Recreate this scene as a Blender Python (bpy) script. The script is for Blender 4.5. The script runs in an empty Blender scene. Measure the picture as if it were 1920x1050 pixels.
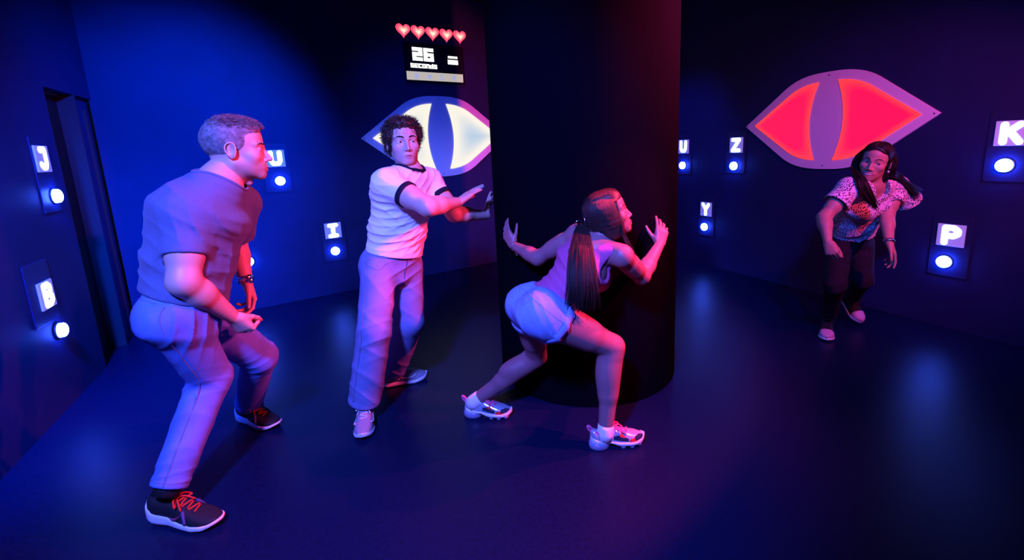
import bpy, bmesh, math, random
import numpy as np
from mathutils import Matrix, Vector
from mathutils.bvhtree import BVHTree

scene = bpy.context.scene
COL = scene.collection
random.seed(7)
rng = np.random.default_rng(11)

# ------------------------------------------------------------------ camera
EYE = 1.42
cam_data = bpy.data.cameras.new('camera')
cam = bpy.data.objects.new('camera', cam_data)
COL.objects.link(cam)
cam_data.sensor_fit = 'HORIZONTAL'
cam_data.sensor_width = 36.0
cam_data.lens = 853.0 / 1920.0 * 36.0
cam_data.shift_x = -(995.0 - 960.0) / 1920.0
cam_data.shift_y = (440.0 - 525.0) / 1920.0
cam_data.clip_start = 0.05
_up = -np.array([1180.0 - 995.0, 5000.0 - 440.0, 853.0])
_up /= np.linalg.norm(_up)
_f = np.array([0, 0, 1.0]) - _up * _up[2]
_f /= np.linalg.norm(_f)
_x = np.cross(_f, _up)
if _x[0] < 0:
    _x = -_x
CM = np.stack([_x, _f, _up])               # lens axes (right, down, forward) -> world
m = Matrix.Identity(4)
for i in range(3):
    m[i][0] = CM[i, 0]
    m[i][1] = -CM[i, 1]
    m[i][2] = -CM[i, 2]
m.translation = (0, 0, EYE)
cam.matrix_world = m
scene.camera = cam

# ------------------------------------------------------------------ view + world
scene.view_settings.view_transform = 'Standard'
scene.view_settings.look = 'None'
scene.view_settings.gamma = 1.0
scene.view_settings.use_curve_mapping = False
scene.view_settings.exposure = 0.0
world = bpy.data.worlds.new('world')
scene.world = world
world.use_nodes = True
world.node_tree.nodes['Background'].inputs[0].default_value = (0.004, 0.006, 0.03, 1)
world.node_tree.nodes['Background'].inputs[1].default_value = 0.3


def lamp(name, kind, loc, target, power, color, size=0.1, cone=None, blend=0.4):
    d = bpy.data.lights.new(name, kind)
    d.energy = power
    d.color = color
    if kind == 'AREA':
        d.shape = 'DISK'
        d.size = size
    else:
        d.shadow_soft_size = size
    if kind == 'SPOT':
        d.spot_size = math.radians(cone)
        d.spot_blend = blend
    o = bpy.data.objects.new(name, d)
    COL.objects.link(o)
    o.location = loc
    o.rotation_euler = (Vector(target) - Vector(loc)).to_track_quat('-Z', 'Y').to_euler()
    return o


BLUE = (0.10, 0.135, 1.0)
DEEP = (0.0, 0.06, 1.0)
RED = (1.0, 0.035, 0.13)
# blue stage lamp under the ceiling behind the photographer
lamp('blue_key_lamp', 'SPOT', (-0.70, -0.40, 2.95), (-0.62, 2.2, 0.60), 1550, BLUE, 0.14, 66, 0.5)
# red stage lamp on the right, beside the pillar, then added red fills
lamp('red_key_lamp', 'SPOT', (1.92, 1.63, 2.32), (-1.00, 2.20, 1.35), 290, RED, 0.03, 38, 0.5)
lamp('red_pillar_fill', 'SPOT', (1.41, 2.29, 2.20), (0.30, 3.00, 1.30), 420, RED, 0.02, 110, 0.2)  # second red light, added for the wall strip and the pink-top woman
lamp('red_low_fill', 'SPOT', (1.80, 1.85, 2.08), (0.25, 2.00, 0.72), 560, RED, 0.03, 44, 0.5)  # extra red light, added to redden the lunging woman's thigh and back
lamp('red_side_fill', 'SPOT', (2.55, 1.15, 2.25), (2.25, 3.3, 1.15), 230, RED, 0.03, 74, 0.6)  # extra red light, added to brighten the laughing woman and the red eye's plate
# blue spots washing the left part of the back wall and the left wall
lamp('blue_wall_lamp', 'SPOT', (-0.35, 1.6, 2.95), (-2.98, 4.08, 1.50), 2600, DEEP, 0.12, 43, 1.0)
lamp('blue_eye_lamp', 'SPOT', (-0.9, 2.6, 3.0), (-0.95, 5.4, 1.5), 200, DEEP, 0.12, 50, 1.0)
lamp('blue_door_lamp', 'SPOT', (-1.55, 0.75, 2.85), (-2.72, 2.30, 0.85), 3200, DEEP, 0.12, 58, 1.0)
# blue spot down the right side of the room
lamp('blue_side_lamp', 'SPOT', (0.9, 0.2, 2.9), (2.55, 3.4, 0.9), 440, (0.03, 0.09, 1.0), 0.12, 50, 1.0)
lamp('blue_corner_lamp', 'SPOT', (1.0, 4.6, 2.9), (1.85, 5.6, 0.95), 150, DEEP, 0.12, 60, 1.0)
# ------------------------------------------------------------------ materials
def mat(name, color=(0.5, 0.5, 0.5), rough=0.6, spec=0.5, metal=0.0, emit=None, estr=0.0, attr=None,
        bump=None, var=None, sheen=0.0, trans=0.0):
    m = bpy.data.materials.new(name)
    m.use_nodes = True
    nt = m.node_tree
    b = nt.nodes['Principled BSDF']
    b.inputs['Base Color'].default_value = (*color, 1)
    b.inputs['Roughness'].default_value = rough
    b.inputs['Specular IOR Level'].default_value = spec
    b.inputs['Metallic'].default_value = metal
    if sheen:
        b.inputs['Sheen Weight'].default_value = sheen
    if trans:
        b.inputs['Transmission Weight'].default_value = trans
    if emit is not None:
        b.inputs['Emission Color'].default_value = (*emit, 1)
        b.inputs['Emission Strength'].default_value = estr
    src = None
    if attr:
        a = nt.nodes.new('ShaderNodeAttribute')
        a.attribute_name = attr
        src = a.outputs['Color']
        nt.links.new(src, b.inputs['Base Color'])
    if var:                                    # (scale, amount): mottled colour of the material itself
        tc = nt.nodes.new('ShaderNodeTexCoord')
        n = nt.nodes.new('ShaderNodeTexNoise')
        n.inputs['Scale'].default_value = var[0]
        n.inputs['Detail'].default_value = 5
        nt.links.new(tc.outputs['Object'], n.inputs['Vector'])
        r = nt.nodes.new('ShaderNodeMapRange')
        r.inputs[1].default_value = 0.3
        r.inputs[2].default_value = 0.7
        r.inputs[3].default_value = 1 - var[1]
        r.inputs[4].default_value = 1 + var[1]
        nt.links.new(n.outputs[0], r.inputs[0])
        mx = nt.nodes.new('ShaderNodeVectorMath')
        mx.operation = 'SCALE'
        if src is None:
            mx.inputs[0].default_value = color
        else:
            nt.links.new(src, mx.inputs[0])
        nt.links.new(r.outputs[0], mx.inputs['Scale'])
        nt.links.new(mx.outputs[0], b.inputs['Base Color'])
    if bump:                                   # (scale, strength, distance)
        tc = nt.nodes.new('ShaderNodeTexCoord')
        n = nt.nodes.new('ShaderNodeTexNoise')
        n.inputs['Scale'].default_value = bump[0]
        n.inputs['Detail'].default_value = 4
        nt.links.new(tc.outputs['Object'], n.inputs['Vector'])
        bp = nt.nodes.new('ShaderNodeBump')
        bp.inputs['Strength'].default_value = bump[1]
        bp.inputs['Distance'].default_value = bump[2]
        nt.links.new(n.outputs[0], bp.inputs['Height'])
        nt.links.new(bp.outputs[0], b.inputs['Normal'])
    return m


def emit_attr(name, strength, attr='glow'):
    """lit acrylic whose brightness over the sheet is carried by a colour attribute"""
    m = bpy.data.materials.new(name)
    m.use_nodes = True
    nt = m.node_tree
    b = nt.nodes['Principled BSDF']
    b.inputs['Base Color'].default_value = (0.03, 0.03, 0.03, 1)
    b.inputs['Roughness'].default_value = 0.35
    a = nt.nodes.new('ShaderNodeAttribute')
    a.attribute_name = attr
    nt.links.new(a.outputs['Color'], b.inputs['Emission Color'])
    b.inputs['Emission Strength'].default_value = strength
    return m


M = {}
M['wall'] = mat('dark_wall_paint', (0.008, 0.018, 0.075), 0.62, 0.25, bump=(260, 0.12, 0.002), var=(3.0, 0.12))
M['pillar'] = mat('black_pillar_carpet', (0.0012, 0.0014, 0.0045), 1.0, 0.02, bump=(300, 0.2, 0.002))
M['floor'] = mat('dark_rubber_floor', (0.0025, 0.007, 0.032), 0.34, 0.17, bump=(420, 0.22, 0.002), var=(60, 0.2))
M['ceiling'] = mat('black_ceiling_paint', (0.012, 0.012, 0.014), 0.9, 0.1)
M['door'] = mat('black_door_laminate', (0.006, 0.006, 0.008), 0.5, 0.2)
M['jamb'] = mat('dark_door_jamb', (0.030, 0.030, 0.038), 0.4, 0.3)
M['plate'] = mat('black_sign_plate', (0.012, 0.022, 0.082), 0.5, 0.25)
M['ring'] = mat('dark_button_ring', (0.03, 0.035, 0.06), 0.3, 0.5)
M['screw'] = mat('screw_metal', (0.05, 0.05, 0.05), 0.3, 0.5, metal=0.8)
M['eye_plate'] = mat('white_eye_plate', (0.80, 0.80, 0.82), 0.55, 0.3)
M['button'] = mat('lit_button_dome', (0.2, 0.2, 0.2), 0.3, 0.5, emit=(0.03, 0.085, 1.0), estr=100)
M['letter'] = mat('lit_letter', (0.2, 0.2, 0.2), 0.3, 0.5, emit=(0.26, 0.42, 1.0), estr=7)
M['tile'] = mat('letter_tile_face', (0.5, 0.5, 0.55), 0.35, 0.4, emit=(0.13, 0.16, 0.62), estr=0.62)
M['screen'] = mat('display_glass', (0.010, 0.010, 0.016), 0.2, 0.4)
M['digits'] = mat('lit_display_digits', (0.2, 0.2, 0.2), 0.3, 0.3, emit=(1.0, 0.98, 0.92), estr=1.5)
M['bar'] = mat('lit_display_bar', (0.2, 0.2, 0.2), 0.3, 0.3, emit=(0.55, 0.50, 0.38), estr=0.9)
M['barmark'] = mat('lit_bar_marks', (0.1, 0.1, 0.2), 0.3, 0.3, emit=(0.36, 0.40, 0.85), estr=0.9)
M['heart'] = emit_attr('lit_heart_acrylic', 1.0)
M['eye_white'] = emit_attr('lit_white_eye_acrylic', 1.0)
M['eye_red'] = emit_attr('lit_red_eye_acrylic', 1.0)
M['skin'] = mat('skin', (0.6, 0.4, 0.3), 0.48, 0.42, attr='col', bump=(900, 0.06, 0.001))
M['eyeball'] = mat('eyeball', (0.8, 0.8, 0.8), 0.12, 0.5, attr='col')
M['grey_tee'] = mat('grey_jersey', (0.095, 0.125, 0.23), 0.85, 0.2, bump=(700, 0.25, 0.001), var=(350, 0.18), sheen=0.1)
M['white_tee'] = mat('white_jersey', (0.84, 0.83, 0.83), 0.85, 0.2, bump=(700, 0.2, 0.001), sheen=0.1)
M['navy_trim'] = mat('navy_rib_trim', (0.008, 0.009, 0.022), 0.85, 0.2)
M['jeans_a'] = mat('light_denim', (0.10, 0.19, 0.54), 0.85, 0.2, bump=(600, 0.3, 0.001), var=(9, 0.16))
M['jeans_b'] = mat('washed_denim', (0.17, 0.21, 0.42), 0.85, 0.2, bump=(600, 0.3, 0.001), var=(9, 0.14))
M['denim_seam'] = mat('denim_seam_thread', (0.12, 0.14, 0.24), 0.85, 0.2)
M['shorts'] = mat('pale_denim', (0.20, 0.31, 0.62), 0.85, 0.2, bump=(600, 0.3, 0.001), var=(9, 0.1))
M['shorts_seam'] = mat('pale_denim_thread', (0.24, 0.26, 0.36), 0.85, 0.2)
M['pink_top'] = mat('pink_rib_jersey', (0.46, 0.085, 0.24), 0.8, 0.2, bump=(500, 0.3, 0.001))
M['black_jeans'] = mat('black_denim', (0.010, 0.009, 0.016), 0.85, 0.2, bump=(600, 0.3, 0.001), var=(20, 0.3))
M['black'] = mat('black_fabric', (0.012, 0.012, 0.015), 0.7, 0.25, bump=(500, 0.3, 0.001))
M['white_rubber'] = mat('white_midsole_foam', (0.72, 0.74, 0.80), 0.55, 0.3)
M['dark_rubber'] = mat('black_outsole_rubber', (0.012, 0.012, 0.014), 0.6, 0.3)
M['red_lace'] = mat('red_lace_cord', (0.42, 0.035, 0.02), 0.7, 0.2)
M['swoosh'] = mat('dull_red_shoe_mark', (0.30, 0.05, 0.10), 0.6, 0.3)
M['blue_patch'] = mat('slate_blue_shoe_band', (0.035, 0.055, 0.16), 0.6, 0.3)
M['white_shoe'] = mat('grey_mesh_shoe', (0.26, 0.25, 0.30), 0.6, 0.3, bump=(700, 0.3, 0.001))
M['grey_shoe'] = mat('off_white_overlay', (0.60, 0.58, 0.62), 0.4, 0.5)
M['white_lace'] = mat('white_lace_cord', (0.65, 0.64, 0.66), 0.7, 0.2)
M['pink_lace'] = mat('pink_lace_cord', (0.85, 0.10, 0.25), 0.7, 0.2)
M['sock'] = mat('white_sock_knit', (0.80, 0.78, 0.80), 0.9, 0.2, bump=(500, 0.4, 0.001))
M['clear_sole'] = mat('clear_air_bubble', (0.55, 0.55, 0.85), 0.08, 0.6, trans=0.55)
M['holo'] = mat('iridescent_silver_vinyl', (0.55, 0.62, 0.75), 0.22, 0.6, metal=0.5)
M['shoe_red'] = mat('red_shoe_panel', (0.70, 0.03, 0.03), 0.4, 0.4)
M['shoe_navy'] = mat('navy_clear_panel', (0.02, 0.03, 0.06), 0.15, 0.6)
M['shoe_pink'] = mat('pink_shoe_lining', (0.80, 0.12, 0.30), 0.6, 0.3)
M['mauve_toe'] = mat('mauve_toe_leather', (0.48, 0.32, 0.42), 0.45, 0.4)
M['hair_grey'] = mat('short_grey_hair', (0.16, 0.155, 0.175), 0.6, 0.3, var=(60, 0.5), bump=(260, 0.9, 0.004))
M['hair_brown'] = mat('brown_curly_hair', (0.045, 0.026, 0.018), 0.45, 0.4)
M['hair_black'] = mat('straight_black_hair', (0.026, 0.013, 0.012), 0.50, 0.4)
M['hair_dark'] = mat('dark_brown_hair', (0.018, 0.010, 0.009), 0.52, 0.4)
M['brow'] = mat('eyebrow_hair', (0.015, 0.010, 0.009), 0.7, 0.2)
M['brow_grey'] = mat('grey_eyebrow_hair', (0.05, 0.04, 0.04), 0.7, 0.2)
M['silver'] = mat('polished_silver', (0.8, 0.8, 0.82), 0.18, 0.5, metal=1.0)
M['pearl'] = mat('pearl_bead', (0.85, 0.8, 0.75), 0.15, 0.6)
M['belt'] = mat('black_belt', (0.01, 0.01, 0.012), 0.4, 0.4)
M['teeth'] = mat('teeth', (0.75, 0.70, 0.66), 0.3, 0.5)


def dash_print():
    m = mat('white_blouse_with_dark_dashes', (0.78, 0.75, 0.77), 0.8, 0.2)
    nt = m.node_tree
    b = nt.nodes['Principled BSDF']
    tc = nt.nodes.new('ShaderNodeTexCoord')
    mp = nt.nodes.new('ShaderNodeMapping')
    mp.inputs['Scale'].default_value = (105, 105, 75)
    v = nt.nodes.new('ShaderNodeTexVoronoi')
    v.inputs['Scale'].default_value = 1.0
    v.inputs['Randomness'].default_value = 0.65
    nt.links.new(tc.outputs['Object'], mp.inputs['Vector'])
    nt.links.new(mp.outputs[0], v.inputs['Vector'])
    r = nt.nodes.new('ShaderNodeValToRGB')
    r.color_ramp.elements[0].position = 0.36
    r.color_ramp.elements[0].color = (0.03, 0.02, 0.04, 1)
    r.color_ramp.elements[1].position = 0.44
    r.color_ramp.elements[1].color = (0.78, 0.75, 0.77, 1)
    nt.links.new(v.outputs['Distance'], r.inputs[0])
    nt.links.new(r.outputs[0], b.inputs['Base Color'])
    return m


M['blouse'] = dash_print()
# ------------------------------------------------------------------ scene-graph helpers
def tag(o, label=None, cat=None, group=None, kind=None):
    if label:
        o['label'] = label
    if cat:
        o['category'] = cat
    if group:
        o['group'] = group
    if kind:
        o['kind'] = kind
    return o


def empty(name, mw=None):
    o = bpy.data.objects.new(name, None)
    o.empty_display_size = 0.1
    COL.objects.link(o)
    if mw is not None:
        o.matrix_world = mw
    return o


def mesh_obj(name, verts, faces, material, parent=None, smooth=True, local=None, attr=None, attr_name='col'):
    me = bpy.data.meshes.new(name)
    if isinstance(verts, np.ndarray):
        verts = verts.tolist()
    if isinstance(faces, np.ndarray):
        faces = faces.tolist()
    me.from_pydata(verts, [], faces)
    me.update()
    if smooth:
        me.polygons.foreach_set('use_smooth', np.ones(len(me.polygons), dtype=bool))
    if attr is not None:
        a = me.color_attributes.new(attr_name, 'FLOAT_COLOR', 'POINT')
        c = np.ones((len(me.vertices), 4), dtype=np.float32)
        c[:, :3] = attr
        a.data.foreach_set('color', c.ravel())
    me.materials.append(material)
    o = bpy.data.objects.new(name, me)
    COL.objects.link(o)
    if parent is not None:
        o.parent = parent
    if local is not None:
        o.matrix_local = local
    return o


class MB:
    """collects pieces of one mesh"""
    def __init__(self):
        self.v, self.f = [], []

    def add(self, v, f):
        n = len(self.v)
        self.v += [tuple(p) for p in v]
        self.f += [tuple(i + n for i in q) for q in f]
        return self

    def box(self, x0, x1, y0, y1, z0, z1):
        return self.add([(x0, y0, z0), (x1, y0, z0), (x1, y1, z0), (x0, y1, z0), (x0, y0, z1), (x1, y0, z1), (x1, y1, z1), (x0, y1, z1)],
                        [(0, 3, 2, 1), (4, 5, 6, 7), (0, 1, 5, 4), (1, 2, 6, 5), (2, 3, 7, 6), (3, 0, 4, 7)])

    def tube(self, pts, rad, n=8, closed=False):
        pts = np.array(pts, float)
        k = len(pts)
        rad = np.broadcast_to(np.array(rad, float), (k,))
        if closed:
            tn = np.roll(pts, -1, 0) - np.roll(pts, 1, 0)
        else:
            tn = np.gradient(pts, axis=0)
        tn /= np.linalg.norm(tn, axis=1)[:, None] + 1e-12
        ref = np.array([0, 0, 1.0]) if abs(tn[0][2]) < 0.9 else np.array([1.0, 0, 0])
        a = np.cross(tn[0], ref)
        a /= np.linalg.norm(a)
        base = len(self.v)
        for i in range(k):
            a = a - tn[i] * (a @ tn[i])
            a /= np.linalg.norm(a) + 1e-12
            b = np.cross(tn[i], a)
            for j in range(n):
                t = 2 * math.pi * j / n
                self.v.append(tuple(pts[i] + rad[i] * (math.cos(t) * a + math.sin(t) * b)))
        m_ = k if closed else k - 1
        for i in range(m_):
            i2 = (i + 1) % k
            for j in range(n):
                j2 = (j + 1) % n
                self.f.append((base + i * n + j, base + i * n + j2, base + i2 * n + j2, base + i2 * n + j))
        if not closed:
            self.f.append(tuple(base + j for j in range(n))[::-1])
            self.f.append(tuple(base + (k - 1) * n + j for j in range(n)))
        return self

    def loft(self, rings, cap=True):
        n = len(rings[0])
        base = len(self.v)
        for r in rings:
            self.v += [tuple(p) for p in r]
        for i in range(len(rings) - 1):
            for j in range(n):
                j2 = (j + 1) % n
                self.f.append((base + i * n + j, base + i * n + j2, base + (i + 1) * n + j2, base + (i + 1) * n + j))
        if cap:
            self.f.append(tuple(base + j for j in range(n))[::-1])
            self.f.append(tuple(base + (len(rings) - 1) * n + j for j in range(n)))
        return self

    def prism(self, poly, y0, y1):
        """extrude a polygon of (x, z) from y0 (front) to y1"""
        n = len(poly)
        v = [(x, y0, z) for x, z in poly] + [(x, y1, z) for x, z in poly]
        f = [tuple(range(n)), tuple(range(2 * n - 1, n - 1, -1))]
        for i in range(n):
            j = (i + 1) % n
            f.append((i, i + n, j + n, j))
        return self.add(v, f)

    def sphere(self, c, r, nu=16, nv=10):
        r = np.broadcast_to(np.array(r, float), (3,))
        v = [(c[0], c[1], c[2] + r[2])]
        for i in range(1, nv):
            p = math.pi * i / nv
            for j in range(nu):
                t = 2 * math.pi * j / nu
                v.append((c[0] + r[0] * math.sin(p) * math.cos(t), c[1] + r[1] * math.sin(p) * math.sin(t), c[2] + r[2] * math.cos(p)))
        v.append((c[0], c[1], c[2] - r[2]))
        f = [(0, 1 + j, 1 + (j + 1) % nu) for j in range(nu)]
        for i in range(nv - 2):
            for j in range(nu):
                a, b = 1 + i * nu + j, 1 + i * nu + (j + 1) % nu
                f.append((a, a + nu, b + nu, b))
        e = len(v) - 1
        s = 1 + (nv - 2) * nu
        f += [(e, s + (j + 1) % nu, s + j) for j in range(nu)]
        return self.add(v, f)

    def build(self, name, material, parent=None, smooth=False, local=None):
        return mesh_obj(name, self.v, self.f, material, parent, smooth, local)


def bevel(o, w, seg=2):
    md = o.modifiers.new('bevel', 'BEVEL')
    md.width = w
    md.segments = seg
    md.limit_method = 'ANGLE'
    return o


# ------------------------------------------------------------------ implicit surfaces for bodies and cloth
def nrm(v):
    v = np.array(v, float)
    return v / (np.linalg.norm(v) + 1e-12)


def smin(a, b, k):
    if k <= 0:
        return np.minimum(a, b)
    h = np.maximum(k - np.abs(a - b), 0) / k
    return np.minimum(a, b) - h * h * (k * 0.25)


def smax(a, b, k):
    return -smin(-a, -b, k)


class Prim:
    def __init__(self, fn, lo, hi):
        self.fn, self.lo, self.hi = fn, np.array(lo, float), np.array(hi, float)


def rcone(a, b, ra, rb):
    a, b = np.array(a, float), np.array(b, float)
    ab = b - a
    L2 = ab @ ab + 1e-12

    def fn(x, y, z):
        px, py, pz = x - a[0], y - a[1], z - a[2]
        t = np.clip((px * ab[0] + py * ab[1] + pz * ab[2]) / L2, 0, 1)
        return np.sqrt((px - t * ab[0]) ** 2 + (py - t * ab[1]) ** 2 + (pz - t * ab[2]) ** 2) - (ra + (rb - ra) * t)
    R = max(ra, rb)
    return Prim(fn, np.minimum(a - R, b - R), np.maximum(a + R, b + R))


def ell(a, b, Ra, Rb, xdir, cap=0.03, flat=False, flat0=False):
    """elliptic cone from a to b; Ra, Rb = (radius along xdir, radius across); flat = cut square at b"""
    a, b = np.array(a, float), np.array(b, float)
    L = np.linalg.norm(b - a)
    w = (b - a) / L
    xd = np.array(xdir, float)
    xd = nrm(xd - w * (xd @ w))
    yd = np.cross(w, xd)

    def fn(x, y, z):
        px, py, pz = x - a[0], y - a[1], z - a[2]
        s = px * w[0] + py * w[1] + pz * w[2]
        sc = np.clip(s, 0, L)
        t = sc / L
        u = px * xd[0] + py * xd[1] + pz * xd[2]
        v = px * yd[0] + py * yd[1] + pz * yd[2]
        rx = Ra[0] + (Rb[0] - Ra[0]) * t
        ry = Ra[1] + (Rb[1] - Ra[1]) * t
        o = s - sc
        if flat:
            o = np.minimum(o, 0)
        if flat0:
            o = np.maximum(o, 0)
        k0 = np.sqrt((u / rx) ** 2 + (v / ry) ** 2 + (o / cap) ** 2) + 1e-9
        k1 = np.sqrt((u / rx ** 2) ** 2 + (v / ry ** 2) ** 2 + (o / cap ** 2) ** 2) + 1e-9
        d = k0 * (k0 - 1) / k1
        if flat:
            d = smax(d, s - L, 0.004)
        if flat0:
            d = smax(d, -s, 0.004)
        return d
    R = max(max(Ra), max(Rb), cap)
    return Prim(fn, np.minimum(a, b) - R, np.maximum(a, b) + R)


def ellipsoid(c, axes, r):
    c = np.array(c, float)
    A = [nrm(q) for q in axes]
    r = np.array(r, float)

    def fn(x, y, z):
        px, py, pz = x - c[0], y - c[1], z - c[2]
        q = [(px * q_[0] + py * q_[1] + pz * q_[2]) for q_ in A]
        k0 = np.sqrt(sum((q[i] / r[i]) ** 2 for i in range(3))) + 1e-9
        k1 = np.sqrt(sum((q[i] / r[i] ** 2) ** 2 for i in range(3))) + 1e-9
        return k0 * (k0 - 1) / k1
    R = r.max()
    return Prim(fn, c - R, c + R)


def half(p, n):
    p, n = np.array(p, float), nrm(n)
    return Prim(lambda x, y, z: (x - p[0]) * n[0] + (y - p[1]) * n[1] + (z - p[2]) * n[2], [-9] * 3, [9] * 3)


def volume(ops, h, pad=0.02, post=None, bounds=None):
    """ops: (mode, prim, k). mode add / sub / int. Returns a smooth mesh (verts, quads) of the zero level."""
    adds = [p for m_, p, k in ops if m_ == 'add']
    lo = np.min([p.lo for p in adds], axis=0) - pad
    hi = np.max([p.hi for p in adds], axis=0) + pad
    if bounds is not None:
        lo = np.maximum(lo, bounds[0])
        hi = np.minimum(hi, bounds[1])
    n = np.ceil((hi - lo) / h).astype(int) + 1
    ax = [(lo[i] + h * np.arange(n[i])).astype(np.float32) for i in range(3)]
    D = np.full(n, 0.08, dtype=np.float32)
    for mode, p, k in ops:
        mg = (k if mode != 'int' else 0) + 0.025
        i0 = np.clip(np.floor((p.lo - mg - lo) / h).astype(int), 0, n)
        i1 = np.clip(np.ceil((p.hi + mg - lo) / h).astype(int) + 1, 0, n)
        if np.any(i1 <= i0):
            continue
        sl = tuple(slice(i0[i], i1[i]) for i in range(3))
        x = ax[0][sl[0]][:, None, None]
        y = ax[1][sl[1]][None, :, None]
        z = ax[2][sl[2]][None, None, :]
        d = p.fn(x, y, z).astype(np.float32)
        if mode == 'add':
            D[sl] = smin(D[sl], d, k)
        elif mode == 'sub':
            D[sl] = smax(D[sl], -d, k)
        else:
            D[sl] = smax(D[sl], d, k)
    if post is not None:
        idx = np.nonzero(np.abs(D) < 0.03)
        P_ = np.stack([ax[0][idx[0]], ax[1][idx[1]], ax[2][idx[2]]], 1)
        D[idx] += post(P_).astype(np.float32)
    return surface_net(D, lo, h)


def surface_net(D, lo, h):
    S = D < 0
    c = np.zeros(tuple(np.array(D.shape) - 1), dtype=np.int8)
    nx, ny, nz = c.shape
    for a in (0, 1):
        for b in (0, 1):
            for e in (0, 1):
                c += S[a:a + nx, b:b + ny, e:e + nz]
    act = np.nonzero((c > 0) & (c < 8))
    N = len(act[0])
    ids = np.full(c.shape, -1, dtype=np.int32)
    ids[act] = np.arange(N)
    i, j, k = act
    corner = np.stack([D[i + a, j + b, k + e] for a in (0, 1) for b in (0, 1) for e in (0, 1)], 1)
    off = np.array([(a, b, e) for a in (0, 1) for b in (0, 1) for e in (0, 1)], float)
    acc = np.zeros((N, 3))
    cnt = np.zeros(N)
    for p in range(8):
        for q in range(p + 1, 8):
            if np.abs(off[p] - off[q]).sum() != 1:
                continue
            da, db = corner[:, p], corner[:, q]
            mk = (da < 0) != (db < 0)
            t = np.where(mk, da / np.where(mk, da - db, 1), 0)
            acc += np.where(mk[:, None], off[p] + t[:, None] * (off[q] - off[p]), 0)
            cnt += mk
    V = lo + h * (np.stack([i, j, k], 1) + acc / np.maximum(cnt, 1)[:, None])
    F = []
    for axis in range(3):
        s0 = [slice(None)] * 3
        s1 = [slice(None)] * 3
        s0[axis] = slice(0, -1)
        s1[axis] = slice(1, None)
        A, B = S[tuple(s0)], S[tuple(s1)]
        e = np.nonzero(A != B)
        o1, o2 = [(1, 2), (2, 0), (0, 1)][axis]
        ok = (e[o1] > 0) & (e[o2] > 0) & (e[o1] < c.shape[o1]) & (e[o2] < c.shape[o2])
        e = [q[ok] for q in e]
        flip = A[tuple(e)]

        def cell(d1, d2):
            q = [r.copy() for r in e]
            q[o1] -= d1
            q[o2] -= d2
            return ids[tuple(q)]
        quad = np.stack([cell(1, 1), cell(0, 1), cell(0, 0), cell(1, 0)], 1)
        quad[~flip] = quad[~flip][:, ::-1]
        F.append(quad)
    F = np.concatenate(F)
    F = F[(F >= 0).all(1)]
    # one relaxation pass takes the voxel stair-steps out
    for _ in range(2):
        acc = np.zeros_like(V)
        cnt = np.zeros(N)
        for a in range(4):
            b = (a + 1) % 4
            np.add.at(acc, F[:, a], V[F[:, b]])
            np.add.at(cnt, F[:, a], 1)
            np.add.at(acc, F[:, b], V[F[:, a]])
            np.add.at(cnt, F[:, b], 1)
        V = V + 0.45 * (acc / np.maximum(cnt, 1)[:, None] - V)
    return V, F


def join(parts):
    V, F, n = [], [], 0
    for v, f in parts:
        V.append(v)
        F.append(f + n)
        n += len(v)
    return np.concatenate(V), np.concatenate(F)


def wave(P, axis, freq, phase=0.0, warp=0.8, wf=9.0):
    """soft irregular ripples across an axis"""
    a = nrm(axis)
    b = nrm(np.cross(a, [0.31, 0.52, 0.79]))
    c = np.cross(a, b)
    s, u, v = P @ a, P @ b, P @ c
    q = s * freq + warp * np.sin(u * wf + phase * 1.7) + warp * 0.7 * np.sin(v * wf * 1.3 + phase) + phase
    r = 1 - np.abs(np.sin(q * 0.5))
    return -(2.2 * r * r - 0.8)


def spot(P, c, r):
    return np.exp(-((P - np.array(c)) ** 2).sum(1) / (r * r))


def smooth_path(pts, n=24):
    """Catmull-Rom through the points"""
    p = np.array(pts, float)
    p = np.vstack([2 * p[0] - p[1], p, 2 * p[-1] - p[-2]])
    out = []
    m_ = len(p) - 3
    for t in np.linspace(0, m_ - 1e-6, n):
        i = int(t)
        u = t - i
        a, b, c, d = p[i:i + 4]
        out.append(0.5 * (2 * b + (c - a) * u + (2 * a - 5 * b + 4 * c - d) * u * u + (3 * b - a - 3 * c + d) * u ** 3))
    return np.array(out)


def strand_mesh(paths, r0, r1, n=3):
    mb = MB()
    for k, p in enumerate(paths):
        rr = np.linspace(1, 0, len(p)) ** 0.7
        mb.tube(p, r1 + (r0 - r1) * rr, n)
    return mb


def bvh_of(V, F):
    return BVHTree.FromPolygons([tuple(v) for v in V], [tuple(f) for f in F])


def hug(bvh, pts, lift=0.001):
    """lay a line on a surface"""
    out = []
    for p in pts:
        loc, no, _, _ = bvh.find_nearest(Vector(p))
        if loc is not None:
            out.append(np.array(loc + no * lift))
    return np.array(out)
# ------------------------------------------------------------------ the room
D1 = np.array([-0.438, 0.899])          # direction in which the left and right walls run back
D2 = np.array([0.825, 0.565])           # direction in which the back wall runs
BWP = np.array([-2.679, 4.265])         # a point on each wall
RWP = np.array([3.236, 2.801])
LWP = np.array([-2.988, 2.850])
CEIL = 3.15


def wall_matrix(wall, s, z):
    """frame on a wall: x to the viewer's right, z up, -y into the room"""
    p, d, x = {'back': (BWP, D2, D2), 'right': (RWP, D1, -D1), 'left': (LWP, D1, D1)}[wall]
    q = p + d * s
    x = x / np.linalg.norm(x)
    mw = Matrix(((x[0], -x[1], 0, q[0]), (x[1], x[0], 0, q[1]), (0, 0, 1, z), (0, 0, 0, 1)))
    return mw


def struct(name, mb, material, label, smooth=False, mw=None):
    o = mb.build(name, material, None, smooth)
    if mw is not None:
        o.matrix_world = mw
    return tag(o, label, None, None, 'structure')


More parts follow.
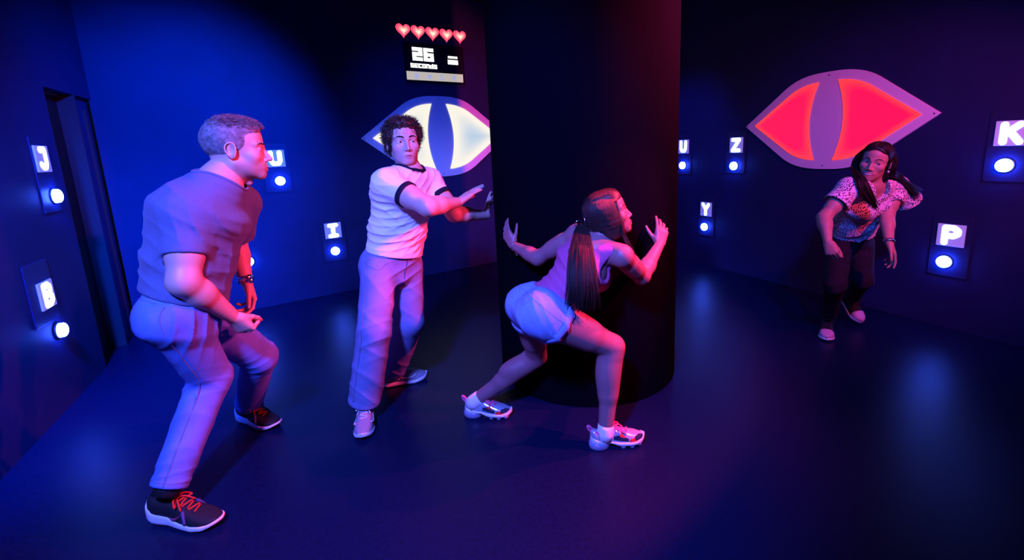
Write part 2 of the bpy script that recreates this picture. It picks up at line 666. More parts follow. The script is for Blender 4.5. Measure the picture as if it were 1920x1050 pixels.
mb = MB().box(-7, 9, -5, 10, -0.08, 0.0)
struct('floor', mb, M['floor'], 'dark rubber floor with blue light glinting on it')
mb = MB().box(-7, 9, -5, 10, CEIL, CEIL + 0.08)
struct('ceiling', mb, M['ceiling'], 'black ceiling above the maze room')
# back wall: runs from the left corner to the far corner behind the pillar
struct('wall_back', MB().box(-0.92, 4.74, 0, 0.12, 0, CEIL), M['wall'], 'dark wall with the white eye and the score display', mw=wall_matrix('back', 0, 0))
struct('wall_right', MB().box(-4.7, 6.0, 0, 0.12, 0, CEIL), M['wall'], 'dark wall with the red eye', mw=wall_matrix('right', 0, 0))
mb = MB().box(-6.5, 0.242, 0, 0.12, 0, CEIL).box(0.242, 1.02, 0, 0.12, 1.945, CEIL).box(0.70, 1.02, 0.035, 0.12, 0, 1.945)
struct('wall_left', mb, M['wall'], 'dark blue-lit wall with the letters J and B beside a doorway', mw=wall_matrix('left', 0, 0))
wf = MB().box(-9, 9, 0, 0.12, 0, CEIL)
o = struct('wall_front', wf, M['wall'], 'dark wall behind the photographer')
o.matrix_world = Matrix.Translation((0.5, -2.6, 0)) @ Matrix.Rotation(math.atan2(D2[1], D2[0]), 4, 'Z')
# doorway in the left wall
mw = wall_matrix('left', 0, 0)
d = struct('door_1', MB().box(0.25, 0.69, 0.10, 0.135, 0.01, 1.94), M['door'], 'black door set back in the left wall', mw=mw)
t = MB().box(0.690, 0.712, 0.0, 0.13, 0, 1.945)
t.box(0.242, 0.69, 0.07, 0.10, 1.925, 1.945)
t.box(0.242, 0.250, 0.0, 0.13, 0, 1.945)
struct('trim_1', t, M['jamb'], 'thin dark jamb around the black door', mw=mw)
t = MB().box(0.905, 0.918, 0.020, 0.036, 0, 1.86).box(0.935, 0.945, 0.024, 0.036, 0, 1.86)
struct('trim_2', t, M['jamb'], 'narrow upright strips between the door and the corner', mw=mw)
# round pillar
n = 128
PC, PRAD = np.array([0.343, 2.869]), 0.5665
ring = lambda z, r: [(PC[0] + r * math.cos(2 * math.pi * i / n), PC[1] + r * math.sin(2 * math.pi * i / n), z) for i in range(n)]
mb = MB().loft([ring(0, PRAD), ring(CEIL, PRAD)])
o = struct('pillar', mb, M['pillar'], 'thick round black pillar in the middle of the room', smooth=True)
md = o.modifiers.new('edge', 'EDGE_SPLIT')

# ------------------------------------------------------------------ lettering
GLY = {  # strokes on a 0..1 (x) by 0..1 (z) cell
    'J': [[(0.30, 1), (0.72, 1), (0.72, 0.28), (0.60, 0.06), (0.36, 0.04), (0.20, 0.18)]],
    'U': [[(0.2, 1), (0.2, 0.28), (0.32, 0.05), (0.68, 0.05), (0.8, 0.28), (0.8, 1)]],
    'B': [[(0.24, 0), (0.24, 1), (0.62, 1), (0.78, 0.86), (0.78, 0.66), (0.62, 0.52), (0.24, 0.52)], [(0.62, 0.52), (0.82, 0.36), (0.82, 0.16), (0.64, 0), (0.24, 0)]],
    'I': [[(0.24, 1), (0.76, 1)], [(0.5, 1), (0.5, 0)], [(0.24, 0), (0.76, 0)]],
    'Z': [[(0.18, 1), (0.82, 1), (0.18, 0), (0.82, 0)]],
    'Y': [[(0.18, 1), (0.5, 0.5), (0.82, 1)], [(0.5, 0.5), (0.5, 0)]],
    'K': [[(0.22, 0), (0.22, 1)], [(0.82, 1), (0.26, 0.48)], [(0.44, 0.62), (0.84, 0)]],
    'P': [[(0.24, 0), (0.24, 1), (0.62, 1), (0.82, 0.84), (0.82, 0.62), (0.62, 0.46), (0.24, 0.46)]],
    'O': [[(0.2, 0), (0.2, 1), (0.8, 1), (0.8, 0), (0.2, 0)], [(0.2, 0.5), (0.8, 0.5)]],
    'W': [[(0.1, 1), (0.3, 0), (0.5, 0.7), (0.7, 0), (0.9, 1)]],
    'C': [[(0.8, 1), (0.25, 1), (0.25, 0), (0.8, 0)]],
}


def strokes(ch, x0, z0, w, h, t, y0, y1):
    """thick rounded strokes as flat slabs facing the room"""
    mb = MB()
    for line in GLY[ch]:
        pts = [(x0 + w * a, z0 + h * b) for a, b in line]
        for k, ((ax, az), (bx, bz)) in enumerate(zip(pts[:-1], pts[1:])):
            L = math.hypot(bx - ax, bz - az)
            ux, uz = (bx - ax) / L, (bz - az) / L
            px, pz = -uz * t / 2, ux * t / 2
            mb.prism([(ax + px, az + pz), (ax - px, az - pz), (bx - px, bz - pz), (bx + px, bz + pz)], y0 - 0.0001 * k, y1)
        for (cx, cz) in pts:
            mb.prism([(cx + t / 2 * math.cos(q), cz + t / 2 * math.sin(q)) for q in np.linspace(0, 2 * math.pi, 13)[:-1]], y0 - 0.00005, y1)
    return mb


BLK = {  # heavy block characters: boxes (x0, x1, z0, z1) on a unit cell
    '2': [(0, 1, .73, 1), (.62, 1, .60, .75), (0, 1, .36, .64), (0, .38, .25, .40), (0, 1, 0, .27)],
    '6': [(0, 1, .74, 1), (0, .38, 0, 1), (0, 1, 0, .25), (0, 1, .37, .63), (.66, 1, .1, .5)],
    '8': [(0, 1, .74, 1), (0, .36, 0, 1), (.64, 1, 0, 1), (0, 1, 0, .28), (0, 1, .40, .62)],
    's': [(0, 1, .74, 1), (0, .36, .5, 1), (0, 1, .40, .62), (.64, 1, .1, .5), (0, 1, 0, .28)],
    'e': [(0, 1, .74, 1), (0, .4, 0, 1), (0, .9, .40, .62), (0, 1, 0, .28)],
    'c': [(0, 1, .72, 1), (0, .4, 0, 1), (0, 1, 0, .30)],
    'o': [(0, 1, .74, 1), (0, .36, 0, 1), (.64, 1, 0, 1), (0, 1, 0, .28)],
    'n': [(0, 1, .70, 1), (0, .36, 0, 1), (.64, 1, 0, 1)],
    'd': [(0, .36, 0, .8), (.64, 1, 0, 1.1), (0, 1, 0, .28), (0, 1, .58, .84)],
}


def block_text(txt, x0, z0, w, h, gap, y0, y1):
    mb = MB()
    for i, ch in enumerate(txt):
        ox = x0 + i * (w + gap)
        for k, (a, b, c, e) in enumerate(BLK[ch]):
            mb.box(ox + a * w, ox + b * w, y0 - 0.0001 * k, y1, z0 + c * h, z0 + e * h)
    return mb


# ------------------------------------------------------------------ letter-and-button stations
def station(ch, wall, s, zt, zb, sb, label, plate=None):
    root = empty('letter_button_panel', wall_matrix(wall, s, zt))
    tag(root, label, 'light panel', 'lit letters with push buttons')
    dx = (sb - s) * (1 if wall != 'right' else -1)
    dz = zb - zt
    x0, x1, z0, z1 = plate or (-0.115, 0.115, dz - 0.11, 0.14)
    bevel(MB().box(x0, x1, -0.006, 0, z0, z1).build('plate', M['plate'], root), 0.002)
    for (px, pz) in ((x0 + .012, z0 + .012), (x1 - .012, z0 + .012), (x0 + .012, z1 - .012), (x1 - .012, z1 - .012), (x0 + .012, (z0 + z1) / 2), (x1 - .012, (z0 + z1) / 2)):
        MB().sphere((px, -0.006, pz), (0.005, 0.003, 0.005), 8, 6).build('screw', M['screw'], root, True)
    tile = bevel(MB().box(-0.08, 0.08, -0.016, -0.004, -0.08, 0.08).build('letter_tile', M['tile'], root), 0.003)
    strokes(ch, -0.062, -0.055, 0.124, 0.11, 0.040, -0.0185, -0.012).build('letter', M['letter'], tile)
    # round push button: collar and lit dome
    n_ = 40
    cir = lambda r, y: [(dx + r * math.cos(2 * math.pi * i / n_), y, dz + r * math.sin(2 * math.pi * i / n_)) for i in range(n_)]
    rg = MB().loft([cir(0.051, -0.004), cir(0.051, -0.010), cir(0.048, -0.013), cir(0.042, -0.013), cir(0.042, -0.005)]).build('button_collar', M['ring'], root, True)
    dome = [cir(0.0425, -0.010), cir(0.0425, -0.030)]
    for a in np.linspace(0.1, 1.45, 8):
        dome.append(cir(0.0425 * math.cos(a), -0.030 - 0.018 * math.sin(a)))
    MB().loft(dome).build('button_dome', M['button'], rg, True)
    return root


LB = 'lit letter %s above a round white button, %s'
station('J', 'left', 0.000, 1.483, 1.251, 0.043, LB % ('J', 'high on the left wall beside the doorway'), (-0.10, 0.11, -0.33, 0.13))
station('B', 'left', -0.318, 0.700, 0.464, -0.275, LB % ('B', 'low on the left wall by the floor'), (-0.17, 0.10, -0.16, 0.20))
station('U', 'back', 0.315, 1.434, 1.219, 0.329, LB % ('U', 'in front of the grey-shirted man\'s nose'))
station('I', 'back', 0.750, 0.674, 0.458, 0.746, LB % ('I', 'low between the two men'))
station('O', 'back', -0.115, 0.690, 0.478, -0.031, 'round white button peeking out low behind the grey-shirted man')
station('U', 'right', 3.072, 1.381, 1.158, 3.075, LB % ('U', 'right at the edge of the pillar'))
station('Z', 'right', 2.322, 1.380, 1.162, 2.336, LB % ('Z', 'left of the red eye'), (-0.13, 0.11, -0.30, 0.145))
station('Y', 'right', 2.701, 0.660, 0.452, 2.709, LB % ('Y', 'low between the pillar and the laughing woman'))
station('K', 'right', 0.214, 1.400, 1.194, 0.223, LB % ('K', 'at the right edge of the picture'))
station('P', 'right', 0.452, 0.691, 0.493, 0.469, LB % ('P', 'low to the right of the laughing woman'))


# ------------------------------------------------------------------ the two eyes
def eye_y(t):
    t = abs(t)
    return 1 - 1.87 * t ** 2.85 if t < 0.5 else 1.48 * (1 - t)


def eye(wall, s, z, hw, hh, label, material, glow):
    root = empty('eye_sign', wall_matrix(wall, s, z))
    tag(root, label, 'sign')
    ts = [-1 + 2 * i / 96 for i in range(97)]
    poly = [(hw * t, hh * eye_y(t)) for t in ts] + [(hw * t, -hh * eye_y(t)) for t in ts[::-1][1:-1]]
    poly = poly[::-1]
    bevel(MB().prism(poly, -0.024, 0.0).build('eye_plate', M['eye_plate'], root), 0.002)
    for (a, b) in ((-0.97, 0), (0.955, 0), (0.0, 0.93), (0.0, -0.93)):
        MB().sphere((hw * a, -0.024, hh * b), (0.006, 0.003, 0.006), 8, 6).build('screw', M['screw'], root, True)
    ihw, ihh = hw * 0.865, hh * 0.815
    for side in (-1, 1):
        nu, nv = 40, 40
        V, F, C = [], [], []
        for i in range(nu + 1):
            for j in range(nv + 1):
                v = -1 + 2 * j / nv
                u = i / nu
                gap = hw * (0.178 - 0.080 * v * v)
                x = gap + u * (ihw - gap)
                # the lens outline is the plate outline drawn in by an even rim
                zz = ihh * eye_y(x / ihw) * v
                V.append((side * x, -0.030, zz))
                ea, eb = max(1e-4, u * (ihw - gap)), max(1e-4, ihh * eye_y(x / ihw) * (1 - abs(v)))
                e = 1.25 / (1 / ea + 1 / eb)
                C.append(glow(max(e, 0) / (0.30 * hh / 0.45)))
        m1 = nu + 1
        for i in range(nu):
            for j in range(nv):
                q = (i * (nv + 1) + j, (i + 1) * (nv + 1) + j, (i + 1) * (nv + 1) + j + 1, i * (nv + 1) + j + 1)
                F.append(q if side > 0 else q[::-1])
        nv0 = len(V)
        rim = [i * (nv + 1) for i in range(nu + 1)] + [nu * (nv + 1) + j for j in range(1, nv + 1)] + [i * (nv + 1) + nv for i in range(nu - 1, -1, -1)] + [j for j in range(nv - 1, 0, -1)]
        for q in rim:
            V.append((V[q][0], -0.020, V[q][2]))
            C.append(C[q])
        for k in range(len(rim)):
            a, b = rim[k], rim[(k + 1) % len(rim)]
            q = (a, nv0 + k, nv0 + (k + 1) % len(rim), b)
            F.append(q if side > 0 else q[::-1])
        mesh_obj('lit_lens', V, F, material, root, False, attr=np.array(C), attr_name='glow')
    return root


def glow_white(e):
    e = min(1, e)
    w = max(0.0, min(1, (e - 0.10) / 0.55))
    w = w * w * (3 - 2 * w)
    a, b = np.array([0.97, 0.92, 0.78]), np.array([0.38, 0.58, 0.76])
    return a * (1 - w) + b * w


def glow_red(e):
    e = min(1, e)
    w = max(0.0, min(1, (e - 0.0) / 0.22))
    a, b = np.array([1.2, 0.055, 0.05]), np.array([1.05, 0.005, 0.085])
    return a * (1 - w) + b * w


eye('back', 2.030, 1.605, 0.90, 0.455, 'white glowing eye sign on a blue-lit plate behind the young man', M['eye_white'], glow_white)
eye('right', 1.400, 1.560, 0.805, 0.412, 'red glowing eye sign on a purple-lit plate above the laughing woman', M['eye_red'], glow_red)

# ------------------------------------------------------------------ score display
root = empty('score_display', wall_matrix('back', 2.030, 2.415))
tag(root, 'dark score display reading 26 seconds over a pale bar', 'display')
fr = MB().box(-0.385, 0.385, -0.012, 0, -0.245, 0.225).build('bezel', M['plate'], root)
bevel(fr, 0.003)
MB().box(-0.362, 0.362, -0.016, -0.010, -0.225, 0.205).build('screen', M['screen'], root)
block_text('26', -0.262, 0.015, 0.118, 0.140, 0.012, -0.0185, -0.015).build('digits', M['digits'], root)
block_text('seconds', -0.292, -0.060, 0.040, 0.046, 0.005, -0.0185, -0.015).build('caption', M['digits'], root)
block_text('286', 0.155, 0.002, 0.040, 0.050, 0.004, -0.0185, -0.015).build('score_digits', M['digits'], root)
MB().box(0.160, 0.278, -0.0185, -0.015, 0.068, 0.092).build('score_dash', M['digits'], root)
bar = MB().box(-0.345, 0.335, -0.0185, -0.015, -0.190, -0.100).build('bar', M['bar'], root)
for i, ch in enumerate('OWCK'):
    strokes(ch, -0.255 + 0.152 * i, -0.168, 0.045, 0.045, 0.010, -0.0200, -0.018).build('bar_letter', M['barmark'], bar)


# five hearts above the display
def heart_poly(n=48):
    out = []
    for i in range(n):
        t = 2 * math.pi * i / n
        out.append((math.sin(t) ** 3 * 16 / 17.0, (13 * math.cos(t) - 5 * math.cos(2 * t) - 2 * math.cos(3 * t) - math.cos(4 * t) + 2.5) / 17.0))
    return out


for i in range(5):
    s = 1.690 + i * 0.1672
    root = empty('heart_light', wall_matrix('back', s, 2.724))
    tag(root, '%s of five lit pink hearts above the score display' % ('leftmost', 'second from left', 'middle', 'second from right', 'rightmost')[i], 'light', 'heart lights in a row')
    hp = heart_poly()
    V, F, C = [], [], []
    rings = [0.0, 0.2, 0.45, 0.7, 0.88, 0.97, 1.0]
    ys = [-0.026, -0.026, -0.025, -0.023, -0.018, -0.012, 0.0]
    V.append((0, -0.026, 0))
    C.append((1.9, 1.2, 0.75))
    for r, y in list(zip(rings, ys))[1:]:
        for (a, b) in hp:
            V.append((a * r * 0.088, y, b * r * 0.088))
            w = math.exp(-(r / 0.42) ** 2)
            C.append((1.25 + 0.8 * w, 0.06 + 1.0 * w, 0.17 + 0.6 * w))
    n_ = len(hp)
    F += [(0, 1 + (j + 1) % n_, 1 + j)[::-1] for j in range(n_)]
    for k in range(len(rings) - 2):
        for j in range(n_):
            a, b = 1 + k * n_ + j, 1 + k * n_ + (j + 1) % n_
            F.append((a, b, b + n_, a + n_))
    mesh_obj('heart_lens', V, F, M['heart'], root, True, attr=np.array(C), attr_name='glow')
    MB().prism([(a * 0.091, b * 0.091) for a, b in hp], -0.008, 0.0).build('heart_frame', M['ring'], root)
# ------------------------------------------------------------------ figure building blocks
def A3(*v):
    return np.array(v, float)


class Head:
    """local head axes: x = person's right, y = face forward, z = crown up; origin between the eyes' level and the ears"""
    def __init__(self, c, fwd, up, s, female=False, jaw=1.0, smile=0.0, open_=0.0, lips=1.0, nose=1.0, nosew=1.0):
        self.c = A3(*c)
        self.f = nrm(fwd)
        self.r = nrm(np.cross(self.f, up))
        self.u = np.cross(self.r, self.f)
        self.s, self.female, self.jaw, self.smile, self.open, self.lips, self.nose = s, female, jaw, smile, open_, lips, nose
        self.nosew = nosew

    def w(self, x, y, z):
        return self.c + self.s * (x * self.r + y * self.f + z * self.u)

    def loc(self, P):
        q = (P - self.c) / self.s
        return np.stack([q @ self.r, q @ self.f, q @ self.u], 1)

    def el(self, x, y, z, a, b, c, tilt=0.0):
        s = self.s
        fy = self.f * math.cos(tilt) + self.u * math.sin(tilt)
        uz = -self.f * math.sin(tilt) + self.u * math.cos(tilt)
        return ellipsoid(self.w(x, y, z), (self.r, fy, uz), (a * s, b * s, c * s))

    def rc(self, a, b, ra, rb):
        return rcone(self.w(*a), self.w(*b), ra * self.s, rb * self.s)

    def ops(self, neck_base, neck_r):
        s, j = self.s, self.jaw
        fem = self.female
        o = []
        o.append(('add', self.el(0, -0.018, 0.030, 0.0745, 0.093, 0.083), 0))
        o.append(('add', self.el(0, 0.030, 0.040, 0.060, 0.056, 0.056), 0.03))
        o.append(('add', self.el(0, 0.034, -0.032, 0.0595, 0.054, 0.066), 0.03))
        o.append(('add', self.el(0, 0.030, -0.066, 0.050 * j, 0.050, 0.036), 0.03))
        for q in (-1, 1):
            o.append(('add', self.rc((q * 0.047 * j, -0.004, -0.056), (q * 0.016, 0.070, -0.097), 0.0165 * j, 0.013), 0.03))
            o.append(('add', self.el(q * 0.041, 0.057 + 0.003 * self.smile, -0.026 + 0.003 * self.smile, 0.021, 0.020, 0.018), 0.025))
            o.append(('add', self.rc((q * 0.047, 0.064, 0.019), (q * 0.012, 0.082, 0.016), 0.0085 if not fem else 0.006, 0.0085 if not fem else 0.006), 0.016))
        o.append(('add', self.el(0, 0.073, -0.097, 0.021 * j, 0.016, 0.015), 0.018))
        o.append(('add', self.el(0, 0.069, -0.064, 0.032, 0.025, 0.026), 0.02))
        # nose
        n = self.nose
        o.append(('add', self.rc((0, 0.080, 0.008), (0, 0.080 + 0.026 * n, -0.036), 0.0075, 0.0095), 0.012))
        for q in (-1, 1):
            o.append(('add', self.el(q * 0.0125 * self.nosew, 0.091, -0.041, 0.0085, 0.012, 0.0075), 0.006))
        for q in (-1, 1):
            o.append(('sub', self.el(q * 0.0065, 0.0965, -0.0475, 0.0038, 0.006, 0.003), 0.002))
        # eye hollows, lids with an almond opening
        for q in (-1, 1):
            o.append(('sub', self.el(q * 0.0315, 0.094, -0.001, 0.0175, 0.0135, 0.0105), 0.012))
            o.append(('add', self.el(q * 0.0315, 0.0715, 0.0, 0.0140, 0.0135, 0.0135), 0.004))
            o.append(('sub', self.el(q * 0.0315, 0.0860, -0.0006, 0.0118, 0.0125, 0.0048 - 0.0010 * self.smile), 0.0015))
        # lips
        wd = 0.0245 + 0.008 * self.smile
        lf = 0.009 * self.smile
        t = self.lips
        op = self.open
        for q in (-1, 1):
            o.append(('add', self.rc((q * wd, 0.083 - 0.004 * self.smile, -0.0705 + lf), (q * 0.004, 0.0955, -0.0665), 0.0030, 0.0046 * t), 0.006))
            o.append(('add', self.rc((q * wd, 0.083 - 0.004 * self.smile, -0.0715 + lf), (q * 0.003, 0.0940, -0.0765 - op), 0.0030, 0.0052 * t), 0.006))
        o.append(('sub', self.el(0, 0.099, -0.0715 - op * 0.5 + lf * 0.4, wd * 0.92, 0.012, 0.0012 + op * 0.55 + 0.002 * self.smile), 0.002))
        # ears
        for q in (-1, 1):
            o.append(('add', ellipsoid(self.w(q * 0.0765, -0.013, -0.006), (nrm(self.r + q * self.f * -0.35), nrm(self.f + 0.25 * self.u), nrm(self.u - 0.25 * self.f)), (0.0065 * s, 0.0185 * s, 0.031 * s)), 0.006))
            o.append(('sub', self.el(q * 0.0845, -0.008, -0.003, 0.0070, 0.0100, 0.017), 0.003))
            rim = smooth_path([(0.0815, 0.004, -0.012), (0.0815, 0.004, 0.010), (0.083, -0.008, 0.022), (0.085, -0.024, 0.017), (0.085, -0.029, 0.000), (0.083, -0.024, -0.018), (0.079, -0.010, -0.034)], 10)
            for k in range(9):
                o.append(('add', self.rc((q * rim[k][0], rim[k][1], rim[k][2]), (q * rim[k + 1][0], rim[k + 1][1], rim[k + 1][2]), 0.0030, 0.0030), 0.003))
        # neck
        o.append(('add', rcone(neck_base, self.w(0, -0.022, -0.055), neck_r * 1.06, neck_r), 0.03))
        o.append(('add', rcone(neck_base, self.w(0, 0.012, -0.075), neck_r * 0.8, neck_r * 0.62), 0.03))
        if not fem:
            o.append(('add', self.el(0, 0.030, -0.125, 0.012, 0.012, 0.014), 0.02))
        return o

    def eyes(self, parent, look=(0, 1, 0), iris=(0.06, 0.035, 0.02)):
        look = nrm(look)
        for q in (-1, 1):
            mb = MB().sphere((0, 0, 0), 0.0124 * self.s, 24, 16)
            V = np.array(mb.v)
            L = nrm(look[0] * self.r + look[1] * self.f + look[2] * self.u)
            ca = (V / (0.0124 * self.s)) @ L
            C = np.where(ca[:, None] > 0.955, [0.005, 0.005, 0.006], np.where(ca[:, None] > 0.85, iris, [0.80, 0.77, 0.75]))
            mesh_obj('eyeball', V + self.w(q * 0.0315, 0.0715, 0.0), mb.f, M['eyeball'], parent, True, attr=C)

    def brows(self, parent, material, thick=1.0, lift=0.0, bvh=None):
        for q in (-1, 1):
            pts = smooth_path([(0.012, 0.093, 0.0195 + lift * 0.3), (0.028, 0.088, 0.025 + lift), (0.040, 0.079, 0.024 + lift), (0.049, 0.068, 0.018 + lift)], 14)
            P_ = np.array([self.w(q * a, b, c) for a, b, c in pts])
            if bvh is not None:
                P_ = hug(bvh, P_, 0.0004)
            MB().tube(P_, np.interp(np.linspace(0, 1, len(P_)), [0, .15, .6, 1], [.0018, .0036, .0032, .0008]) * thick * self.s, 6).build('eyebrow', material, parent, True)

    def colour(self, V, skin, lip, stubble=0.0, stub_col=(0.10, 0.08, 0.08), blush=0.0):
        q = self.loc(V)
        C = np.tile(np.array(skin, float), (len(V), 1))
        if stubble:
            b = np.clip((-0.040 - q[:, 2]) / 0.02, 0, 1) * np.clip((q[:, 1] - 0.0 + 0.02) / 0.02, 0, 1) * np.clip((q[:, 2] + 0.125) / 0.02, 0, 1)
            b *= 1 - np.exp(-((q[:, 0] / 0.045) ** 2 + ((q[:, 2] + 0.045) / 0.018) ** 2)) * 0.3
            b = (b * stubble)[:, None]
            C = C * (1 - b) + np.array(stub_col) * b
        wd = 0.0245 + 0.008 * self.smile
        e = (q[:, 0] / (wd * 1.02)) ** 2 + ((q[:, 2] + 0.0715 + self.open * 0.5 - 0.009 * self.smile * np.clip(np.abs(q[:, 0]) / wd, 0, 1) ** 1.5) / (0.0080 * self.lips - 0.0015 * self.smile + self.open * 0.5)) ** 2
        mk = (np.clip((1.15 - e) / 0.3, 0, 1) * (q[:, 1] > 0.078))[:, None]
        return C * (1 - mk) + np.array(lip) * mk


def hand_ops(wr, d, n, hand, s, curl=(0.3, 0.3, 0.3, 0.3), spread=0.06, thumb=(0.75, 0.25, 0.3), fore=None, wr_r=0.026):
    """hand = +1 right, -1 left; n = where the palm faces; thumb = (outwards, toward palm, bend)"""
    d = nrm(d)
    n = nrm(n - d * (np.array(n) @ d))
    e = np.cross(d, n) * hand
    wr = A3(*wr)
    o = []
    if fore is not None:
        fd = nrm(wr - fore)
        o.append(('add', rcone(wr - fd * 0.05 * s, wr, wr_r * s * 1.06, wr_r * s * 0.94), 0))
    base = [(0.086, 0.027), (0.090, 0.009), (0.086, -0.009), (0.077, -0.026)]
    for (a, b) in base:
        o.append(('add', rcone(wr + s * (d * 0.010 + e * b * 0.55), wr + s * (d * a + e * b), 0.0140 * s, 0.0105 * s), 0.014 * s))
    o.append(('add', ell(wr + s * d * 0.006, wr + s * d * 0.070, (0.026 * s, 0.0165 * s), (0.036 * s, 0.0140 * s), e, 0.012), 0.012))
    o.append(('add', ellipsoid(wr + s * (d * 0.036 + e * 0.024 + n * 0.008), (d, e, n), (0.030 * s, 0.014 * s, 0.013 * s)), 0.012 * s))
    lens = [(0.042, 0.026, 0.021), (0.046, 0.030, 0.022), (0.042, 0.028, 0.021), (0.033, 0.021, 0.019)]
    tips = []
    for i in range(4):
        a, b = base[i]
        p = wr + s * (d * a + e * b)
        dd = nrm(d + e * spread * (1.4 - i))
        ang = 0
        rr = (0.0092, 0.0084, 0.0078, 0.0068)
        if i == 3:
            rr = (0.0080, 0.0072, 0.0068, 0.0060)
        c = curl[i]
        for k, (L_, bend) in enumerate(zip(lens[i], (c * 1.35, c * 1.65, c * 1.0))):
            ang += bend
            q = p + s * L_ * (math.cos(ang) * dd + math.sin(ang) * n)
            o.append(('add', rcone(p, q, rr[k] * s, rr[k + 1] * s), 0.006 * s if k == 0 else 0.002 * s))
            p = q
        tips.append((p, math.cos(ang) * dd + math.sin(ang) * n, math.sin(ang) * dd - math.cos(ang) * n))
    t0, t1, t2 = thumb
    p = wr + s * (d * 0.020 + e * 0.020 + n * 0.006)
    dd = nrm(d * 0.75 + e * t0 + n * t1)
    q = p + s * 0.044 * dd
    o.append(('add', rcone(p, q, 0.0150 * s, 0.0105 * s), 0.012 * s))
    dd2 = nrm(dd + d * t2 * 0.8 + n * t2 * 0.3 - e * t2 * 0.5)
    p, q = q, q + s * 0.033 * dd2
    o.append(('add', rcone(p, q, 0.0105 * s, 0.0092 * s), 0.003 * s))
    dd3 = nrm(dd2 + d * t2 * 0.6 - e * t2 * 0.5)
    p, q = q, q + s * 0.026 * dd3
    o.append(('add', rcone(p, q, 0.0092 * s, 0.0070 * s), 0.002 * s))
    return o


def arm_ops(sh, el_, wr, s, m=1.0):
    """bare arm"""
    ax = nrm(wr - el_)
    mf = 1 + (m - 1) * 0.6
    o = [('add', rcone(sh, el_, 0.052 * s * m, 0.043 * s * mf), 0.03),
         ('add', rcone(sh + (el_ - sh) * 0.35, sh + (el_ - sh) * 0.6, 0.049 * s * m, 0.046 * s * m), 0.03),
         ('add', rcone(el_, el_ + (wr - el_) * 0.32, 0.039 * s * mf, 0.042 * s * mf), 0.03),
         ('add', rcone(el_ + (wr - el_) * 0.28, wr, 0.043 * s * mf, 0.0265 * s), 0.02),
         ]
    return o


def leg_ops(hip, kn, an, s, m=1.0, back=None):
    o = [('add', rcone(hip, kn, 0.088 * s * m, 0.056 * s * m), 0.03),
         ('add', rcone(hip + (kn - hip) * 0.2, hip + (kn - hip) * 0.6, 0.088 * s * m, 0.074 * s * m), 0.02),
         ('add', rcone(kn, an, 0.053 * s * m, 0.037 * s), 0.025)]
    if back is not None:
        c = kn + (an - kn) * 0.30 + nrm(back) * 0.022 * s
        o.append(('add', ell(kn + (an - kn) * 0.12 + nrm(back) * 0.010 * s, kn + (an - kn) * 0.58 + nrm(back) * 0.006 * s, (0.052 * s * m, 0.052 * s * m), (0.043 * s * m, 0.043 * s * m), back, 0.04), 0.03))
        o.append(('add', ellipsoid(c, (nrm(an - kn), back, np.cross(nrm(an - kn), nrm(back))), (0.10 * s, 0.046 * s * m, 0.050 * s * m)), 0.03))
    return o


class Fig:
    """joints + frames of a person"""
    def __init__(self, J, s, female=False, bend=0.0):
        self.J = {k: A3(*v) for k, v in J.items()}
        J = self.J
        self.s, self.female = s, female
        self.pel = (J['hipR'] + J['hipL']) / 2
        self.neck = J['neck']
        ax = self.neck - self.pel
        self.rp = nrm(J['hipR'] - J['hipL'])
        self.rc = nrm(J['shR'] - J['shL'])
        self.up = nrm(ax)
        self.fp = nrm(np.cross(self.up, self.rp))
        self.fc = nrm(np.cross(self.up, self.rc))
        self.waist = self.pel + ax * 0.38 - self.fp * bend
        self.chest = self.pel + ax * 0.72 - self.fc * bend * 0.9
        self.rp = nrm(self.rp - self.up * (self.rp @ self.up))
        self.rc = nrm(self.rc - self.up * (self.rc @ self.up))
        self.rw = nrm(self.rp + self.rc)

    def torso(self, inf=0.0, wmul=1.0, hips=1.0, waist=1.0, chest=1.0, down=0.06, sh_r=0.060):
        s, J = self.s, self.J
        i = inf
        o = [('add', ell(self.pel - self.up * down * s, self.waist, (0.165 * s * hips + i, 0.120 * s * hips + i), (0.142 * s * waist + i, 0.108 * s * waist + i), self.rp, 0.06), 0),
             ('add', ell(self.waist, self.chest, (0.142 * s * waist + i, 0.108 * s * waist + i), (0.168 * s * chest + i, 0.124 * s * chest + i), self.rw, 0.05), 0.05),
             ('add', ell(self.chest, self.chest + (self.neck - self.chest) * 0.82, (0.168 * s * chest + i, 0.122 * s * chest + i), (0.085 * s + i, 0.068 * s + i), self.rc, 0.04), 0.05)]
        top = self.neck - self.up * 0.045 * s
        for k in ('shR', 'shL'):
            o.append(('add', rcone(J[k], top, sh_r * s + i, 0.058 * s + i), 0.05))
        return o


def person(label, fig_name='person'):
    root = empty(fig_name)
    return tag(root, label, 'person')


def body_mesh(root, coarse, heads, hands, skin, h=0.0052, hh=0.0026, hd=0.0024):
    """one skin mesh: limbs and trunk, with head and hands at a finer grain"""
    parts, cols = [], []
    v, f = volume(coarse, h)
    parts.append((v, f))
    cols.append(np.tile(np.array(skin), (len(v), 1)))
    hm = None
    for head, ops, kw in heads:
        v, f = volume(ops, hd)
        parts.append((v, f))
        cols.append(head.colour(v, skin, **kw))
        hm = (v, f)
    for ops in hands:
        v, f = volume(ops, hh)
        parts.append((v, f))
        cols.append(np.tile(np.array(skin) * np.array([1.0, 0.96, 0.95]), (len(v), 1)))
    V, F = join(parts)
    o = mesh_obj('body', V, F, M['skin'], root, True, attr=np.concatenate(cols))
    return o, bvh_of(*hm)


